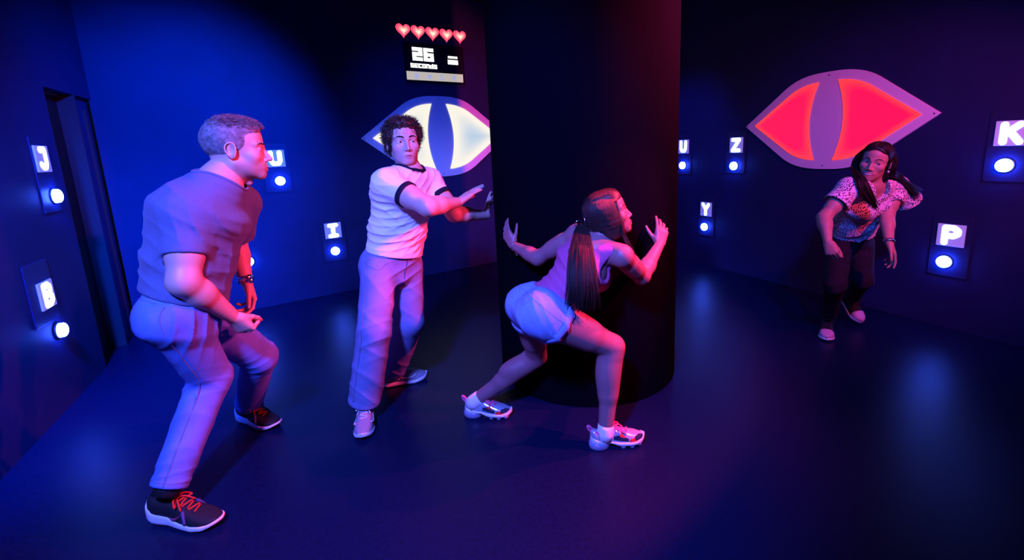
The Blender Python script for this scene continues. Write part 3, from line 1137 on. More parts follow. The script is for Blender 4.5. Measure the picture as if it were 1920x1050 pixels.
def ring_on(bvh, c, axis, r, n=40, lift=0.0, drop=0.08):
    """a loop round an axis, dropped onto the cloth below it"""
    axis = nrm(axis)
    a = nrm(np.cross(axis, [0.2, 0.9, 0.3]))
    b = np.cross(axis, a)
    out = []
    for i in range(n):
        t = 2 * math.pi * i / n
        rr = r if np.isscalar(r) else r(t)
        p = c + axis * drop + rr * (math.cos(t) * a + math.sin(t) * b)
        loc, no, _, _ = bvh.ray_cast(Vector(p), Vector(-axis), drop * 3)
        if loc is None:
            loc, no, _, _ = bvh.find_nearest(Vector(c + rr * (math.cos(t) * a + math.sin(t) * b)))
        out.append(np.array(loc) + axis * lift)
    out = np.array(out)
    for _ in range(3):
        out = 0.5 * out + 0.25 * (np.roll(out, 1, 0) + np.roll(out, -1, 0))
    return out


def band(mb, c, axis, xdir, r0, r1, y0, y1, th=0.003, n=48, wob=0.0):
    """short sleeve-end or bracelet band round an axis, r = (rx, ry) at both edges"""
    axis = nrm(axis)
    xd = nrm(np.array(xdir) - axis * (np.array(xdir) @ axis))
    yd = np.cross(axis, xd)
    def R(r, y, g):
        return [c + axis * y + xd * (r[0] + g) * math.cos(t) + yd * (r[1] + g) * math.sin(t) for t in np.linspace(0, 2 * math.pi, n + 1)[:-1]]
    rings = [R(r0, y0, -th), R(r0, y0, th), R(r1, y1, th), R(r1, y1, -th), R(r0, y0, -th)]
    return mb.loft(rings, cap=False)


# ------------------------------------------------------------------ shoes (local: x to the toe, z up, origin under the heel)
def prof(ts, xs, ys):
    return np.interp(ts, xs, ys)


def shoe_rings(ts, L, w, zb, zt, p=0.72, n=22):
    rings = []
    for t, ww, b, tp in zip(ts, w, zb, zt):
        r = []
        for a in np.linspace(0, math.pi, n):
            c, s_ = math.cos(a), math.sin(a)
            r.append((t * L, ww * math.copysign(abs(c) ** p, c), b + (tp - b) * abs(s_) ** p))
        r += [(t * L, -ww * 0.5, b), (t * L, 0, b), (t * L, ww * 0.5, b)]
        rings.append(r)
    return rings


def slab_rings(ts, L, w, z0, z1, n=6):
    rings = []
    for t, ww, a, b in zip(ts, w, z0, z1):
        m_ = (a + b) / 2
        h_ = (b - a) / 2
        r = []
        for q in np.linspace(0, 2 * math.pi, 28)[:-1]:
            c, s_ = math.cos(q), math.sin(q)
            r.append((t * L, ww * math.copysign(abs(c) ** 0.35, c), m_ + h_ * math.copysign(abs(s_) ** 0.55, s_)))
        rings.append(r)
    return rings


W_X = [0, .015, .05, .12, .35, .55, .70, .82, .92, .97, 1.0]
W_Y = [.004, .016, .028, .034, .033, .042, .047, .044, .033, .020, .004]


def place_shoe(parent, an, toe, L, ank_x=0.078, pitch=0.0, roll=0.0, z=0.0, ground=True, name='shoe'):
    """ground shoe: flat under the ankle; otherwise pitched about the ankle"""
    yaw = math.atan2(toe[1], toe[0])
    R = Matrix.Rotation(yaw, 4, 'Z') @ Matrix.Rotation(pitch, 4, 'Y') @ Matrix.Rotation(roll, 4, 'X')
    a = R @ Vector((ank_x, 0, 0.105 if not ground else 0))
    p = Vector(an) - a
    if ground:
        p.z = z
    sh = empty(name)
    sh.parent = parent
    sh.matrix_local = Matrix.Translation(p) @ R
    return sh


def lace_set(L, ts, w, zt, half_w, r, n=6, bow=True, t0=0.42, t1=0.66):
    mb = MB()
    for k in range(n):
        t = t0 + (t1 - t0) * k / (n - 1)
        ww = np.interp(t, ts, w)
        top = np.interp(t, ts, zt)
        sl = (np.interp(t + 0.02, ts, zt) - np.interp(t - 0.02, ts, zt)) / (0.04 * L)
        pts = []
        for y in np.linspace(-half_w, half_w, 9):
            q = abs(y) / ww
            pts.append((t * L + (0.006 if k % 2 else -0.006) * y / half_w, y, top * (1 - 0.10 * q ** 2.2) + 0.002))
        mb.tube(pts, r, 6)
    if bow:
        t = t0
        top = np.interp(t, ts, zt)
        for q in (-1, 1):
            mb.tube(smooth_path([(t * L, 0, top + .004), (t * L + .010, q * .022, top + .012), (t * L + .030, q * .040, top - .004), (t * L + .022, q * .028, top - .006), (t * L + .004, q * .006, top + .003)], 18), r, 6)
            mb.tube(smooth_path([(t * L, 0, top + .004), (t * L + .022, q * .016, top + .004), (t * L + .050, q * .034, top - .022)], 12), r, 6)
    return mb


def shoe_runner(parent, an, toe, L=0.30, **k):
    """dark running shoe, thick swooping white midsole, red laces"""
    sh = place_shoe(parent, an, toe, L, **k)
    ts = np.linspace(0, 1, 34)
    w = prof(ts, W_X, W_Y) * 1.06
    z0 = prof(ts, [0, .06, .16, .7, .85, 1], [.030, .010, .004, .004, .010, .034])
    z1 = prof(ts, [0, .05, .18, .34, .5, .7, .88, 1], [.088, .080, .060, .054, .038, .032, .034, .044])
    MB().loft(slab_rings(ts * 1.04 - 0.03, L, w * 1.10, z0, z1)).build('midsole', M['white_rubber'], sh, True)
    MB().loft(slab_rings(ts * 0.96 + 0.02, L, w * 0.98, z0 - .004, z0 + .006)).build('outsole', M['dark_rubber'], sh, True)
    zt = prof(ts, [0, .04, .10, .24, .38, .5, .66, .82, .94, 1], [.095, .112, .114, .108, .104, .092, .072, .058, .048, .040])
    MB().loft(shoe_rings(ts, L, w * 1.0, z1 - .012, zt)).build('upper', M['black'], sh, True)
    lc = lace_set(L, ts, w, zt, 0.020, 0.0036, 7, t0=.40, t1=.68)
    lc.build('laces', M['red_lace'], sh, True)
    for q in (-1, 1):
        pts = smooth_path([(.40 * L, q * .0405, .052), (.45 * L, q * .0420, .046), (.52 * L, q * .0425, .056), (.60 * L, q * .0405, .078)], 12)
        MB().tube(pts, np.interp(np.linspace(0, 1, 12), [0, .3, .6, 1], [.001, .0055, .004, .0008]), 6).build('side_mark', M['swoosh'], sh, True)
        pts = smooth_path([(.57 * L, q * .0315, .078), (.61 * L, q * .0435, .056), (.63 * L, q * .0485, .036)], 10)
        MB().tube(pts, 0.0065, 6).build('side_band', M['blue_patch'], sh, True)
    return sh


def shoe_chunky(parent, an, toe, L=0.285, **k):
    """off-white mesh running shoe with grey overlays and white laces"""
    sh = place_shoe(parent, an, toe, L, **k)
    ts = np.linspace(0, 1, 34)
    w = prof(ts, W_X, W_Y) * 1.05
    z0 = prof(ts, [0, .08, .7, .88, 1], [.016, .002, .001, .008, .026])
    z1 = prof(ts, [0, .2, .45, .7, .9, 1], [.040, .036, .030, .028, .034, .048])
    MB().loft(slab_rings(ts, L, w * 1.08, z0, z1)).build('sole', M['white_rubber'], sh, True)
    zt = prof(ts, [0, .04, .12, .26, .38, .5, .66, .82, .94, 1], [.085, .104, .106, .102, .106, .094, .074, .060, .048, .038])
    MB().loft(shoe_rings(ts, L, w, z1 - .010, zt)).build('upper', M['white_shoe'], sh, True)
    ov = MB()
    tt = np.linspace(.70, 1, 14)
    ov.loft(shoe_rings(tt, L, prof(tt, ts, w) * 1.03, prof(tt, ts, z1) - .008, prof(tt, [.70, .80, .9, 1], [.030, .045, .046, .042])))
    ov.build('toe_overlay', M['grey_shoe'], sh, True)
    for q in (-1, 1):
        pts = smooth_path([(.30 * L, q * .0345, .075), (.45 * L, q * .0400, .050), (.66 * L, q * .0470, .050), (.74 * L, q * .0400, .062)], 16)
        MB().tube(pts, 0.0050, 6).build('side_overlay', M['grey_shoe'], sh, True)
        pts = smooth_path([(.14 * L, q * .0345, .085), (.22 * L, q * .0350, .055), (.38 * L, q * .0365, .045)], 12)
        MB().tube(pts, 0.0045, 6).build('heel_overlay', M['grey_shoe'], sh, True)
    lace_set(L, ts, w, zt, 0.019, 0.0030, 7, t0=.40, t1=.66).build('laces', M['white_lace'], sh, True)
    return sh


def shoe_bubble(parent, an, toe, L=0.265, **k):
    """iridescent sneaker on clear air bubbles with pink laces and white sock"""
    sh = place_shoe(parent, an, toe, L, **k)
    ts = np.linspace(0, 1, 34)
    w = prof(ts, W_X, W_Y) * 1.0
    bub = MB()
    hb = []
    for a in np.linspace(0, 2 * math.pi, 29)[:-1]:
        hb.append((math.cos(a), math.sin(a)))
    for (cx, rx, ry, z0, z1) in ((.17, .052, .039, .000, .032), (.58, .0205, .044, .000, .027), (.735, .0205, .047, .000, .027), (.875, .0175, .040, .005, .030)):
        rings = [[(cx * L + rx * f_ * a, ry * f_ * b, z) for a, b in hb] for z, f_ in ((z0, .90), (z0 + .004, .99), ((z0 + z1) / 2, 1.0), (z1, .96))]
        bb = MB().loft(rings).build('air_bubble', M['clear_sole'], sh, True)
    z0 = prof(ts, [0, .08, .25, .36, .5, .9, 1], [.034, .027, .027, .030, .014, .015, .032])
    z1 = prof(ts, [0, .1, .3, .5, .8, 1], [.066, .056, .042, .036, .036, .052])
    MB().loft(slab_rings(ts, L, w * 1.08, z0, z1)).build('midsole', M['white_rubber'], sh, True)
    zt = prof(ts, [0, .04, .10, .20, .30, .42, .6, .78, .92, 1], [.080, .098, .090, .074, .084, .094, .078, .064, .054, .044])
    MB().loft(shoe_rings(ts, L, w * .96, z1 - .010, zt)).build('upper', M['holo'], sh, True)
    def panel(nm, t0, t1, zlo, zhi, material, mul=1.01):
        tt = np.linspace(t0, t1, 14)
        for q in (-1, 1):
            V, F = [], []
            for i, t in enumerate(tt):
                ww, b, tp = np.interp(t, ts, w) * .96 * mul, np.interp(t, ts, z1) - .010, np.interp(t, ts, zt)
                lo = np.interp(t, [t0, t1], zlo)
                hi = np.interp(t, [t0, (t0 + t1) / 2, t1], [zhi[0], zhi[1], zhi[2]])
                for j in range(6):
                    fz = lo + (hi - lo) * j / 5
                    sz = min(0.999, max(0, fz)) ** (1 / .72)
                    a = math.asin(sz)
                    V.append((t * L, q * ww * math.cos(a) ** .72, b + (tp - b) * fz * mul))
            for i in range(13):
                for j in range(5):
                    a = i * 6 + j
                    qd = (a, a + 6, a + 7, a + 1)
                    F.append(qd if q < 0 else qd[::-1])
            mesh_obj(nm, V, F, material, sh, True)
    panel('navy_panel', .40, .66, (.30, .25), (.55, .72, .55), M['shoe_navy'])
    panel('red_panel', .50, .60, (.62, .55), (.70, .86, .70), M['shoe_red'], 1.02)
    panel('red_panel', .68, .90, (.18, .15), (.45, .70, .30), M['shoe_red'])
    panel('toe_panel', .78, .97, (.42, .30), (.80, .97, .97), M['shoe_navy'], 1.02)
    panel('collar_lining', .08, .40, (.80, .80), (.97, .97, .97), M['shoe_pink'], 1.03)
    pull = smooth_path([(.06 * L, 0, .085), (.00 * L, 0, .108), (-.04 * L, 0, .112), (-.03 * L, 0, .096), (.02 * L, 0, .082)], 16)
    MB().tube(pull, 0.006, 8).build('heel_loop', M['shoe_pink'], sh, True)
    lace_set(L, ts, w, zt, 0.019, 0.0036, 6, t0=.44, t1=.66).build('laces', M['pink_lace'], sh, True)
    return sh


def shoe_hightop(parent, an, toe, L=0.265, **k):
    """black high-top sneaker with mauve toe cap and white sole"""
    sh = place_shoe(parent, an, toe, L, **k)
    ts = np.linspace(0, 1, 34)
    w = prof(ts, W_X, W_Y)
    z0 = prof(ts, [0, .08, .75, 1], [.006, .001, .001, .014])
    z1 = prof(ts, [0, .2, .7, 1], [.030, .028, .026, .034])
    MB().loft(slab_rings(ts, L, w * 1.08, z0, z1)).build('sole', M['white_rubber'], sh, True)
    zt = prof(ts, [0, .03, .10, .26, .38, .5, .66, .82, .94, 1], [.10, .135, .140, .140, .118, .094, .074, .062, .052, .040])
    MB().loft(shoe_rings(ts, L, w, z1 - .008, zt)).build('upper', M['black'], sh, True)
    tt = np.linspace(.72, 1.0, 14)
    MB().loft(shoe_rings(tt, L, prof(tt, ts, w) * 1.03, prof(tt, ts, z1) - .006, prof(tt, ts, zt) * 1.04)).build('toe_cap', M['mauve_toe'], sh, True)
    lace_set(L, ts, w, zt, 0.018, 0.0028, 6, t0=.40, t1=.66).build('laces', M['black'], sh, True)
    return sh


def fur(V, F, count, length, dirfn, r, seed=1, steps=4, curl=0.0, bias=None):
    """short locks standing on a hair cap"""
    g = np.random.default_rng(seed)
    q = V[F]
    nn = np.cross(q[:, 2] - q[:, 0], q[:, 3] - q[:, 1])
    ar = np.linalg.norm(nn, axis=1) + 1e-12
    nn /= ar[:, None]
    cen = q.mean(1)
    pr = ar.copy()
    if bias is not None:
        pr = pr * bias(cen)
    pick = g.choice(len(F), count, p=pr / pr.sum())
    paths = []
    for i in pick:
        p = cen[i] - nn[i] * 0.003
        d = nrm(dirfn(cen[i], nn[i]) + g.normal(0, .18, 3))
        L_ = length * g.uniform(.6, 1.25)
        path = [p]
        side = nrm(np.cross(d, nn[i]) + 1e-6)
        ph = g.uniform(0, 6.28)
        for k in range(1, steps + 1):
            t = k / steps
            path.append(p + d * L_ * t + nn[i] * L_ * 0.22 * math.sin(math.pi * t * .8) + curl * (side * math.sin(ph + t * 5.5) + nn[i] * math.cos(ph + t * 5.5)) * t)
        paths.append(np.array(path))
    return strand_mesh(paths, r, r * .35)
# ------------------------------------------------------------------ people
def at(px, py, Y):
    """world point at depth Y seen at a point of the 1920 x 1050 frame"""
    d = CM @ np.array([px - 995.0, py - 440.0, 853.0])
    return np.array([0, 0, EYE]) + d * (Y / d[1])


def band_ring(c, axis, r, n=24):
    a = nrm(np.cross(axis, [0.3, 0.9, 0.2]))
    b = np.cross(axis, a)
    return [c + r * (math.cos(2 * math.pi * i / n) * a + math.sin(2 * math.pi * i / n) * b) for i in range(n)]


def lerp(a, b, t):
    return a + (b - a) * t


def sleeve_ops(sh, el_, frac, r0, r1, xdir, hole, k=0.03):
    """sleeve tube open at its end"""
    end = lerp(sh, el_, frac)
    ax = nrm(el_ - sh)
    return [('add', ell(sh, end, (r0, r0), (r1, r1), xdir, r0 * 0.9, flat=True), k)], \
           [('sub', ell(end - ax * 0.014, end + ax * 0.03, (hole, hole), (hole, hole), xdir, 0.02), 0.003)], end, ax


def leg_tube(hip, kn, an, r0, r1, r2, end_t, hole, xdir, k=0.03):
    """trouser leg, square and hollow at the hem"""
    end = lerp(kn, an, end_t)
    ax = nrm(an - kn)
    a = [('add', ell(hip, kn, (r0, r0), (r1, r1), xdir, r0), k),
         ('add', ell(kn, end, (r1, r1), (r2, r2), xdir, r1, flat=True), 0.02)]
    b = [('sub', ell(end - ax * 0.03, end + ax * 0.04, (hole, hole), (hole, hole), xdir, 0.02), 0.003)]
    return a, b, end, ax


def seam(bvh, pts, n, r, material, parent, name='seam'):
    P_ = hug(bvh, smooth_path(pts, n), r * 0.25)
    for _ in range(3):
        P_[1:-1] = 0.5 * P_[1:-1] + 0.25 * (P_[:-2] + P_[2:])
    return MB().tube(P_, r, 5).build(name, material, parent, True)


# ================================================================== man in the grey T-shirt
def man_grey():
    root = person('grey-haired man in grey T-shirt and light jeans, crouching at the left')
    J = dict(anR=at(318, 908, 1.61), anL=at(466, 757, 2.298), knR=at(395, 706, 1.83), knL=at(486, 668, 2.10),
             hipR=at(326, 592, 1.66), hipL=at(366, 584, 1.84), neck=at(414, 336, 1.88),
             shR=at(352, 398, 1.72), shL=at(450, 380, 2.05), elR=at(344, 528, 1.62), wrR=at(437, 594, 1.80),
             elL=at(440, 460, 2.12), wrL=at(462, 528, 2.05))
    g = Fig(J, 1.0, bend=0.03)
    J = g.J
    s = 1.0
    skin = (0.52, 0.33, 0.27)
    hd = Head(at(444, 280, 1.925), (0.90, 0.44, -0.05), (0.06, 0.03, 1), 1.08, jaw=1.06, nose=1.1)
    coarse = g.torso(-0.004) + [('add', rcone(g.neck - g.up * 0.05, g.neck, 0.095, 0.070), 0.04)] + arm_ops(J['shR'], J['elR'], J['wrR'], 1.03, 1.25) + arm_ops(J['shL'], J['elL'], J['wrL'], 1.0, 1.2)
    coarse += leg_ops(J['hipR'], J['knR'], J['anR'], .92, .9) + leg_ops(J['hipL'], J['knL'], J['anL'], .92, .9)
    coarse += [('add', rcone(g.neck, hd.w(0, -0.022, -0.055), 0.066, 0.062), 0.03)]
    dR = at(474, 628, 1.86) - J['wrR']
    hR = hand_ops(J['wrR'], dR, (0.2, 0.75, -0.75), 1, 1.03, (0.95, 1.0, 1.0, 1.0), 0.02, (0.35, 0.55, 0.6), J['elR'])
    dL = at(480, 582, 2.05) - J['wrL']
    hL = hand_ops(J['wrL'], dL, (-0.5, -0.6, 0.0), -1, 1.0, (0.35, 0.42, 0.48, 0.55), 0.03, (0.5, 0.3, 0.4), J['elL'])
    body, hb = body_mesh(root, coarse, [(hd, hd.ops(g.neck, 0.062), dict(lip=(0.42, 0.20, 0.17), stubble=0.55, stub_col=(0.20, 0.16, 0.16)))], [hR, hL], skin)
    hd.eyes(root, (0.0, 1, -0.05), (0.10, 0.12, 0.13))
    hd.brows(root, M['brow_grey'], 1.1, -0.002, hb)
    # T-shirt
    ops = g.torso(0.020, waist=1.14, hips=1.06, chest=1.10, sh_r=0.064)
    ops += [('add', ellipsoid(lerp(g.waist, g.chest, .9) - g.fc * 0.07, (g.rc, g.fc, g.up), (0.15, 0.085, 0.15)), 0.06)]
    hem = g.pel + g.up * 0.070
    ops.append(('int', half(hem, -nrm(g.up + 0.10 * g.fp)), 0.006))
    sR, hR_, eR, aR = sleeve_ops(J['shR'], J['elR'], 0.64, 0.080, 0.0745, g.fc, 0.0605)
    sL, hL_, eL, aL = sleeve_ops(J['shL'], J['elL'], 0.75, 0.076, 0.078, g.fc, 0.062)
    ops += sR + sL + hR_ + hL_
    nax = nrm(hd.w(0, -0.01, -0.08) - g.neck)
    ops.append(('sub', rcone(g.neck - nax * 0.004 + g.fc * 0.006, g.neck + nax * 0.12 + g.fc * 0.015, 0.076, 0.082), 0.006))

    def post(P_):
        arm = spot(P_, J['shR'] + g.fc * 0.10 - g.up * 0.10, 0.12)
        wst = spot(P_, g.waist - g.fp * 0.04 - g.up * 0.08, 0.17)
        bel = spot(P_, g.waist + g.fp * 0.09, 0.16)
        w1 = wave(P_, nrm(g.fc * 0.9 + g.up * 0.55), 120, 0.4, 0.5, 7)
        w2 = wave(P_, nrm(g.up + 0.3 * g.fc), 95, 2.0, 0.9, 8)
        w3 = wave(P_, nrm(g.rc + 0.5 * g.fc), 70, 1.0, 1.0, 6)
        ed = np.clip(((P_ - hem) @ g.up - 0.01) / 0.05, 0, 1)
        sl = np.clip(np.linalg.norm(P_ - eR, axis=1) / 0.05 - 1.2, 0, 1)
        ed = ed * sl
        return (0.0050 * arm * w1 + 0.0045 * wst * w2 + 0.0035 * bel * w3 + 0.0010 * w2) * ed
    V, F = volume(ops, 0.0050, post=post)
    shirt = mesh_obj('t_shirt', V, F, M['grey_tee'], root)
    b = bvh_of(V, F)
    col = ring_on(b, g.neck + nax * 0.01 + g.fc * 0.008, nax, 0.081, drop=0.10, lift=0.001)
    MB().tube(col, 0.0075, 8, closed=True).build('collar', M['grey_tee'], shirt, True)
    # jeans
    ops = [('add', ell(g.pel - g.up * 0.05, g.pel + g.up * 0.11, (0.178, 0.128), (0.160, 0.122), g.rp, 0.06, flat=True), 0),
           ('add', ellipsoid(J['hipR'] - g.fp * 0.038 + g.up * 0.0, (g.rp, g.fp, g.up), (0.088, 0.088, 0.105)), 0.04),
           ('add', ellipsoid(J['hipL'] - g.fp * 0.038 + g.up * 0.0, (g.rp, g.fp, g.up), (0.088, 0.088, 0.105)), 0.04)]
    lr, hr_, er, ar = leg_tube(J['hipR'], J['knR'], J['anR'], 0.098, 0.080, 0.066, 1.02, 0.054, g.fp)
    ll, hl_, el2, al = leg_tube(J['hipL'], J['knL'], J['anL'], 0.098, 0.078, 0.066, 1.0, 0.054, g.fp)
    ops += lr + ll + hr_ + hl_

    def post(P_):
        axr, axl = nrm(J['anR'] - J['knR']), nrm(J['anL'] - J['knL'])
        out = 0.0045 * spot(P_, J['knR'] - g.fp * 0.05, 0.10) * wave(P_, nrm(axr + 0.5 * g.fp), 130, .3, .5, 9)
        out += 0.0045 * spot(P_, J['knL'] - g.fp * 0.05, 0.10) * wave(P_, nrm(axl + 0.5 * g.fp), 130, 1.3, .5, 9)
        out += 0.0050 * (spot(P_, er, 0.09)) * wave(P_, nrm(axr + 0.35 * g.fp), 150, 2.3, .6, 11)
        out += 0.0050 * (spot(P_, el2, 0.09)) * wave(P_, nrm(axl + 0.35 * g.fp), 150, 0.3, .6, 11)
        th = nrm(J['knR'] - J['hipR'])
        out += 0.0045 * spot(P_, J['hipR'] + g.fp * 0.08, 0.13) * wave(P_, nrm(th + 0.9 * g.up + .2 * g.fp), 110, .9, .6, 8)
        out += 0.0015 * wave(P_, nrm(axr + g.rp), 60, .5, 1.2, 10)
        return out * np.clip(-((P_ - er) @ ar) / 0.03 - 0.3, 0, 1) ** (np.linalg.norm(P_ - er, axis=1) < .12) * np.clip(-((P_ - el2) @ al) / 0.03 - 0.3, 0, 1) ** (np.linalg.norm(P_ - el2, axis=1) < .12)
    V, F = volume(ops, 0.0050, post=post)
    jeans = mesh_obj('jeans', V, F, M['jeans_a'], root)
    b = bvh_of(V, F)
    o_ = g.rp * 0.12
    seam(b, [J['hipR'] + o_ + g.up * 0.06, J['hipR'] + o_, lerp(J['hipR'], J['knR'], .5) + o_, J['knR'] + o_, lerp(J['knR'], J['anR'], .5) + o_, lerp(J['knR'], J['anR'], .93) + o_], 60, 0.0016, M['denim_seam'], jeans, 'side_seam')
    back = -g.fp * 0.16
    seam(b, [J['hipR'] + back + g.up * 0.075 + g.rp * 0.06, J['hipR'] + back + g.up * 0.00 + g.rp * 0.065, J['hipR'] + back - g.up * 0.05 + g.rp * 0.04], 20, 0.0014, M['denim_seam'], jeans, 'pocket_seam')
    seam(b, [J['hipR'] + back * .9 + g.up * 0.075 - g.rp * 0.04, J['hipR'] + back + g.up * 0.078 + g.rp * 0.01, J['hipR'] + back * .8 + g.up * 0.075 + g.rp * 0.075, J['hipR'] + g.rp * 0.13 + g.up * 0.070 - g.fp * .04], 30, 0.0014, M['denim_seam'], jeans, 'yoke_seam')
    for e_, ax_, nm in ((er, ar, 'hem_seam'), (el2, al, 'hem_seam')):
        c = e_ - ax_ * 0.022
        x_ = nrm(np.cross(ax_, g.fp))
        y_ = np.cross(ax_, x_)
        P_ = hug(b, [c + 0.09 * (math.cos(t) * x_ + math.sin(t) * y_) for t in np.linspace(0, 2 * math.pi, 33)[:-1]], 0.0004)
        MB().tube(P_, 0.0013, 5, closed=True).build(nm, M['denim_seam'], jeans, True)
    # shoes
    shoe_runner(root, J['anR'], (0.985, -0.17), 0.325, ank_x=0.112)
    shoe_runner(root, J['anL'], (0.93, -0.36), 0.300, ank_x=0.088)
    for an, kn in ((J['anR'], J['knR']), (J['anL'], J['knL'])):
        ax = nrm(an - kn)
        MB().loft([band_ring(an + ax * y, ax, r) for y, r in ((-0.06, 0.044), (0.0, 0.046), (0.04, 0.048))]).build('sock', M['black'], root, True)
    # short grey hair
    hs = [('add', hd.el(0, -0.020, 0.036, 0.0815, 0.0985, 0.0865), 0), ('add', hd.el(0, 0.035, 0.078, 0.056, 0.048, 0.030), 0.03)]
    hs += [('sub', hd.el(0, 0.118, -0.025, 0.105, 0.075, 0.100), 0.012), ('sub', hd.el(0, 0.055, -0.072, 0.12, 0.066, 0.070), 0.012),
           ('int', half(hd.w(0, -0.06, -0.060), -hd.u * 0.95 - hd.f * 0.1), 0.006)]
    for q in (-1, 1):
        hs.append(('sub', hd.el(q * 0.085, -0.006, -0.022, 0.024, 0.024, 0.038), 0.006))
    V, F = volume(hs, 0.0036)
    hair = mesh_obj('hair', V, F, M['hair_grey'], root)
    fm = fur(V, F, 3600, 0.016, lambda p, n_: (hd.f * 0.85 + n_ * 0.30 + hd.u * 0.15 if hd.loc(p[None])[0][2] > 0.075 else -hd.f * 0.4 - hd.u * 0.8 + n_ * .05), 0.0010, 3, 3,
             bias=lambda c: np.clip((hd.loc(c)[:, 2] - 0.070) / 0.03, 0, 1.5))
    fm.build('hair_locks', M['hair_grey'], hair, True)
    # watch
    ax = nrm(J['wrL'] - J['elL'])
    w_ = band(MB(), J['wrL'] - ax * 0.012, ax, g.fc, (0.031, 0.029), (0.031, 0.029), -0.009, 0.009, 0.0025).build('watch', M['silver'], root, True)
    MB().sphere(J['wrL'] - ax * 0.012 + nrm(g.fc + 0.6 * g.rc) * 0.032, (0.016, 0.016, 0.016), 14, 8).build('watch_case', M['silver'], w_, True)
    return root


man_grey()
def locks(guides, count, jit, r0, r1, seed, m=12, conc=0.7, wav=0.0):
    """strands between guide lines"""
    g_ = np.random.default_rng(seed)
    G = np.array([smooth_path(q, m) for q in guides])
    paths = []
    for _ in range(count):
        w = g_.dirichlet(np.full(len(G), conc))
        p = (G * w[:, None, None]).sum(0)
        t = np.linspace(0, 1, m)[:, None]
        j = g_.normal(0, jit, 3)
        ph = g_.uniform(0, 6.28)
        p = p + j * (0.35 + 0.65 * t) + wav * np.sin(t * 7 + ph) * nrm(g_.normal(0, 1, 3)) * t
        k = max(5, int(round(m * g_.uniform(0.80, 1.0))))
        paths.append(p[:k])
    return strand_mesh(paths, r0, r1)


